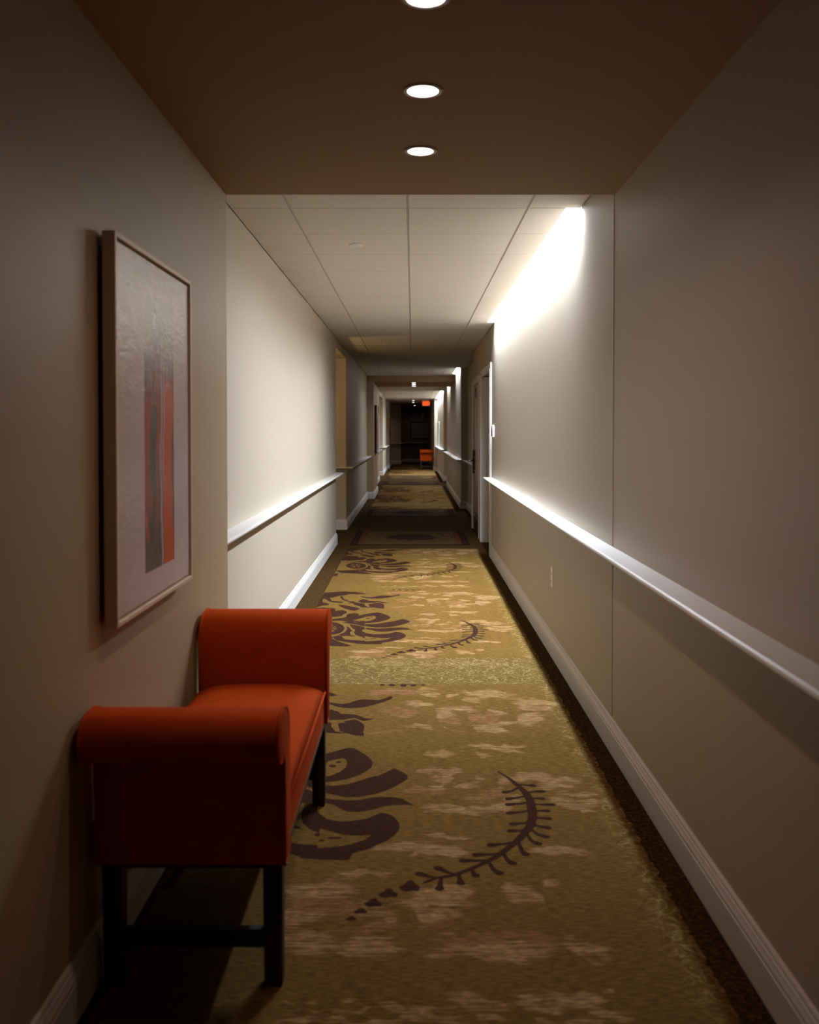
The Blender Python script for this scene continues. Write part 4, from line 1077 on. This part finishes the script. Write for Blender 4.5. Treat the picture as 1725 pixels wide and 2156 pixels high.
# ------------------------------------------------------------------ framed pictures
def art_material():
    m, nt, b = new_mat('abstract_print')
    tc = nt.nodes.new('ShaderNodeTexCoord')
    sx = nt.nodes.new('ShaderNodeSeparateXYZ')
    nt.links.new(tc.outputs['Object'], sx.inputs[0])
    u = math_n(nt, 'DIVIDE', math_n(nt, 'ADD', sx.outputs[1], 0.378), 0.756)
    v = math_n(nt, 'DIVIDE', math_n(nt, 'ADD', sx.outputs[2], 0.495), 0.990)
    crinkle = noise(nt, coords(nt, (1, 16, 30)), 1.0, 4, 0.65, 0.4)
    soft = noise(nt, coords(nt, (1, 5, 6)), 1.0, 3)
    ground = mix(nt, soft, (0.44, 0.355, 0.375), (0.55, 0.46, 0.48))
    ground = mix(nt, math_n(nt, 'MULTIPLY', ramp01(nt, v, 0.60, 0.86), 0.6), ground, (0.62, 0.65, 0.64))  # ground colour paler toward the top, standing in for the slot-light sheen
    # strokes inside the tall strip, wandering with height
    wob = noise(nt, coords(nt, (1, 0.01, 3.2)), 1.0, 2)
    us = math_n(nt, 'ADD', u, math_n(nt, 'MULTIPLY', math_n(nt, 'SUBTRACT', wob, 0.5), 0.16))

    def stroke(c, w, lo, hi, feather=0.05, use=us):
        d = math_n(nt, 'ABSOLUTE', math_n(nt, 'SUBTRACT', use, c))
        s = math_n(nt, 'SUBTRACT', 1.0, ramp01(nt, d, w * 0.72, w))
        s = math_n(nt, 'MULTIPLY', s, ramp01(nt, v, lo - feather, lo + feather))
        return math_n(nt, 'MULTIPLY', s, math_n(nt, 'SUBTRACT', 1.0, ramp01(nt, v, hi - feather, hi + feather)))
    GREY, ORG, RED, LIL = (0.060, 0.048, 0.050), (0.46, 0.062, 0.006), (0.27, 0.020, 0.012), (0.42, 0.24, 0.33)
    s = mix(nt, soft, GREY, (0.095, 0.080, 0.080))
    s = mix(nt, stroke(0.66, 0.085, 0.0, 0.66), s, ORG)
    s = mix(nt, stroke(0.375, 0.045, 0.26, 0.62), s, RED)
    s = mix(nt, stroke(0.50, 0.030, 0.22, 0.70), s, RED)
    s = mix(nt, stroke(0.425, 0.012, 0.26, 0.68), s, ORG)
    s = mix(nt, stroke(0.52, 0.075, 0.40, 0.63), s, (0.27, 0.035, 0.012))
    s = mix(nt, stroke(0.455, 0.050, 0.30, 0.60, 0.08), s, GREY)
    s = mix(nt, stroke(0.565, 0.014, 0.0, 0.80), s, LIL)
    s = mix(nt, stroke(0.60, 0.010, 0.35, 0.74), s, LIL)
    s = mix(nt, stroke(0.36, 0.014, 0.18, 0.26, 0.02), s, ORG)
    edge = math_n(nt, 'MULTIPLY', abs_band(nt, u, 0.333, 0.752), math_n(nt, 'GREATER_THAN', v, 0.083))
    top = math_n(nt, 'ADD', v, math_n(nt, 'MULTIPLY', math_n(nt, 'SUBTRACT', noise(nt, coords(nt, (1, 14, 5)), 1.0, 3), 0.5), 0.22))
    keep = math_n(nt, 'MULTIPLY', edge, math_n(nt, 'SUBTRACT', 1.0, ramp01(nt, top, 0.62, 0.84)))
    c = mix(nt, keep, ground, s)
    c = mix(nt, math_n(nt, 'MULTIPLY', stroke(0.475, 0.018, 0.70, 0.88), math_n(nt, 'GREATER_THAN', crinkle, 0.46)), c, (0.16, 0.045, 0.075))
    c = mix(nt, math_n(nt, 'MULTIPLY', math_n(nt, 'MULTIPLY', abs_band(nt, u, 0.36, 0.74), abs_band(nt, v, 0.76, 0.90)), 0.25), c, (0.26, 0.36, 0.34))
    nt.links.new(c, b.inputs['Base Color'])
    b.inputs['Roughness'].default_value = 0.27
    b.inputs['Specular IOR Level'].default_value = 0.22
    bump(nt, b, crinkle, 0.4, 0.006)
    return m


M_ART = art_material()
M_FRAME = paint('champagne_frame', (0.60, 0.47, 0.33), 0.42, 0.5, 30, 0.06, 0.03, stretch=(1, 6, 1))
M_FRAMEIN = paint('frame_shadow_gap', (0.03, 0.022, 0.018), 0.6, 0.3, 30, 0.05, 0.0)


def make_picture():
    """Face looks to +x; origin at the middle of the back."""
    root = empty('framed_picture')
    hy, hz, d = 0.396, 0.511, 0.034
    for y0, y1, z0, z1 in ((-hy, -hy + 0.013, -hz, hz), (hy - 0.013, hy, -hz, hz), (-hy + 0.013, hy - 0.013, hz - 0.013, hz), (-hy + 0.013, hy - 0.013, -hz, -hz + 0.013)):
        bm = bmesh.new(); add_box(bm, 0.0, d, y0, y1, z0, z1, 0.0012, 1)
        obj('frame_bar', bm, M_FRAME, root)
    bm = bmesh.new(); add_box(bm, 0.001, 0.010, -hy + 0.012, hy - 0.012, -hz + 0.012, hz - 0.012)
    obj('backing', bm, M_FRAMEIN, root)
    bm = bmesh.new(); add_box(bm, 0.010, 0.026, -0.378, 0.378, -0.493, 0.493, 0.002, 1)
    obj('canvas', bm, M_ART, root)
    bm = bmesh.new()
    add_box(bm, -0.014, 0.002, -0.22, 0.22, 0.40, 0.44, 0.002, 1)
    obj('hanger', bm, M_CHROME, root)
    return root


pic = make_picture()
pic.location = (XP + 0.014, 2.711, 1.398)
tag(pic, 'tall abstract picture with orange strokes on the left wall over the near bench', 'picture', 'framed abstract pictures on the left')
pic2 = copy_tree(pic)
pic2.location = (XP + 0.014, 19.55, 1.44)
tag(pic2, 'dark-framed far picture on the left under the distant soffit', 'picture', 'framed abstract pictures on the left')
for ch in pic2.children:
    if ch.name.startswith('frame_bar'):
        ch.data = ch.data.copy()
        ch.data.materials[0] = M_LEG

# dim landscape picture in the lobby recess
M_DIMART = paint('dim_print', (0.16, 0.17, 0.16), 0.5, 0.4, 9, 0.7, 0.1)
root = empty('landscape_picture', (0.36, YL2, 1.45))
tag(root, 'dim wide framed picture on the dark lobby wall', 'picture')
for a, b, c, d in ((-0.46, -0.40, -0.38, 0.38), (0.34, 0.40 - 0.0, -0.38, 0.38), (-0.40, 0.34, 0.32, 0.38), (-0.40, 0.34, -0.38, -0.32)):
    bm = bmesh.new(); add_box(bm, a, b, -0.035, -0.001, c, d, 0.004, 1)
    obj('frame_bar', bm, M_LEG, root)
bm = bmesh.new(); add_box(bm, -0.40, 0.34, -0.016, -0.002, -0.32, 0.32)
obj('print', bm, M_DIMART, root)
bm = bmesh.new()
for a, b, c, d in ((-0.40, -0.375, -0.32, 0.32), (0.315, 0.34, -0.32, 0.32), (-0.375, 0.315, 0.295, 0.32), (-0.375, 0.315, -0.32, -0.295)):
    add_box(bm, a, b, -0.020, -0.015, c, d, 0.001, 1)
obj('mat_border', bm, paint('picture_mount', (0.34, 0.34, 0.33), 0.6, 0.3), root)

root = empty('picture_lamp', (0.46, YL2, 2.10))
tag(root, 'tiny unlit brass lamp over the dim lobby picture', 'lamp')
bm = bmesh.new(); add_box(bm, -0.03, 0.03, -0.012, -0.0005, -0.10, 0.10, 0.003)
obj('back_plate', bm, M_BRASS, root)
bm = bmesh.new(); add_tube(bm, [(0, -0.01, 0.04), (0, -0.07, 0.07), (0, -0.12, 0.05), (0, -0.13, 0.0)], 0.008, 8, False)
obj('arm', bm, M_BRASS, root, True)
bm = bmesh.new(); add_lathe(bm, [(0.022, 0.02), (0.040, -0.06)], 20, 'Z', (0, -0.13, 0))
obj('shade', bm, M_BRASS, root, True)

# small dark sign on the left wall and white notice panel on the far right wall
root = empty('wall_sign', (XL, 24.95, 2.0))
tag(root, 'small dark sign on the far left wall just before the alcove', 'sign')
bm = bmesh.new(); add_box(bm, 0.0, 0.012, -0.10, 0.10, -0.11, 0.11, 0.004)
obj('backing', bm, M_WHITE, root)
bm = bmesh.new(); add_box(bm, 0.0115, 0.016, -0.092, 0.092, -0.102, 0.102, 0.002, 1)
obj('face_panel', bm, M_MAROON, root)

root = empty('notice_panel', (XR, 30.4, 1.29))
tag(root, 'bright white framed panel above the rail on the far right wall', 'notice board')
bm = bmesh.new(); add_box(bm, -0.012, 0.0, -0.95, 0.95, -0.37, 0.40, 0.002, 1)
obj('panel', bm, M_WHITE, root)
bm = bmesh.new()
for a, b, c, d in ((-0.98, -0.93, -0.39, 0.43), (0.93, 0.98, -0.39, 0.43), (-0.93, 0.93, 0.38, 0.43), (-0.93, 0.93, -0.39, -0.35)):
    add_box(bm, -0.020, 0.0, a, b, c, d, 0.002, 1)
obj('frame', bm, M_TRIM, root)


# ------------------------------------------------------------------ exit sign
root = empty('exit_sign', (0.487, 33.0, 2.415))
tag(root, 'glowing orange-red EXIT sign with right arrow hanging from the ceiling', 'exit sign')
bm = bmesh.new(); add_box(bm, -0.145, 0.145, -0.02, 0.02, -0.098, 0.098, 0.008)
obj('housing', bm, paint('sign_housing', (0.55, 0.30, 0.16), 0.5, 0.4, 40, 0.03, 0.0), root)
bm = bmesh.new(); add_box(bm, -0.10, 0.10, -0.02, 0.02, 0.098, 0.135, 0.003, 1)
obj('canopy', bm, M_WHITE, root)
M_RED = glow('sign_red', (1.0, 0.075, 0.012), 2.4)
bm = bmesh.new(); add_box(bm, -0.118, 0.104, -0.0225, -0.0195, -0.080, 0.080, 0.001, 1)
obj('face_panel', bm, glow('sign_face', (0.42, 0.07, 0.015), 0.6), root)
fc = bpy.data.curves.new('exit_letters', 'FONT')
fc.body = 'EXIT'
fc.size = 0.19
fc.extrude = 0.001
fc.offset = 0.004
fc.align_x = 'CENTER'
fc.align_y = 'CENTER'
fo = bpy.data.objects.new('letters_source', fc)
COL.objects.link(fo)
bpy.context.view_layer.update()
me = bpy.data.meshes.new_from_object(fo.evaluated_get(bpy.context.evaluated_depsgraph_get()))
bpy.data.objects.remove(fo)
xs_ = [v.co.x for v in me.vertices]
k = 0.200 / (max(xs_) - min(xs_))
me.transform(Matrix.Diagonal((k, 1.0, 1.0, 1.0)))
me.materials.clear()
me.materials.append(M_RED)
lt = link(bpy.data.objects.new('letters', me), root)
lt.location = (-0.008, -0.0245, 0.0)
lt.rotation_euler = (math.pi / 2, 0, 0)
lt['label'] = 'glowing letters reading EXIT'
bm = bmesh.new()
for z0, z1 in ((-0.066, 0.0), (0.066, 0.0)):
    p = [(0.106, z0), (0.120, z0), (0.140, z1), (0.120, z1)]
    a = [bm.verts.new((x, -0.0245, z)) for x, z in p]
    b = [bm.verts.new((x, -0.0200, z)) for x, z in p]
    bm.faces.new(a); bm.faces.new(b)
    for i in range(4):
        bm.faces.new((a[i], a[(i + 1) % 4], b[(i + 1) % 4], b[i]))
obj('arrow', bm, M_RED, root)
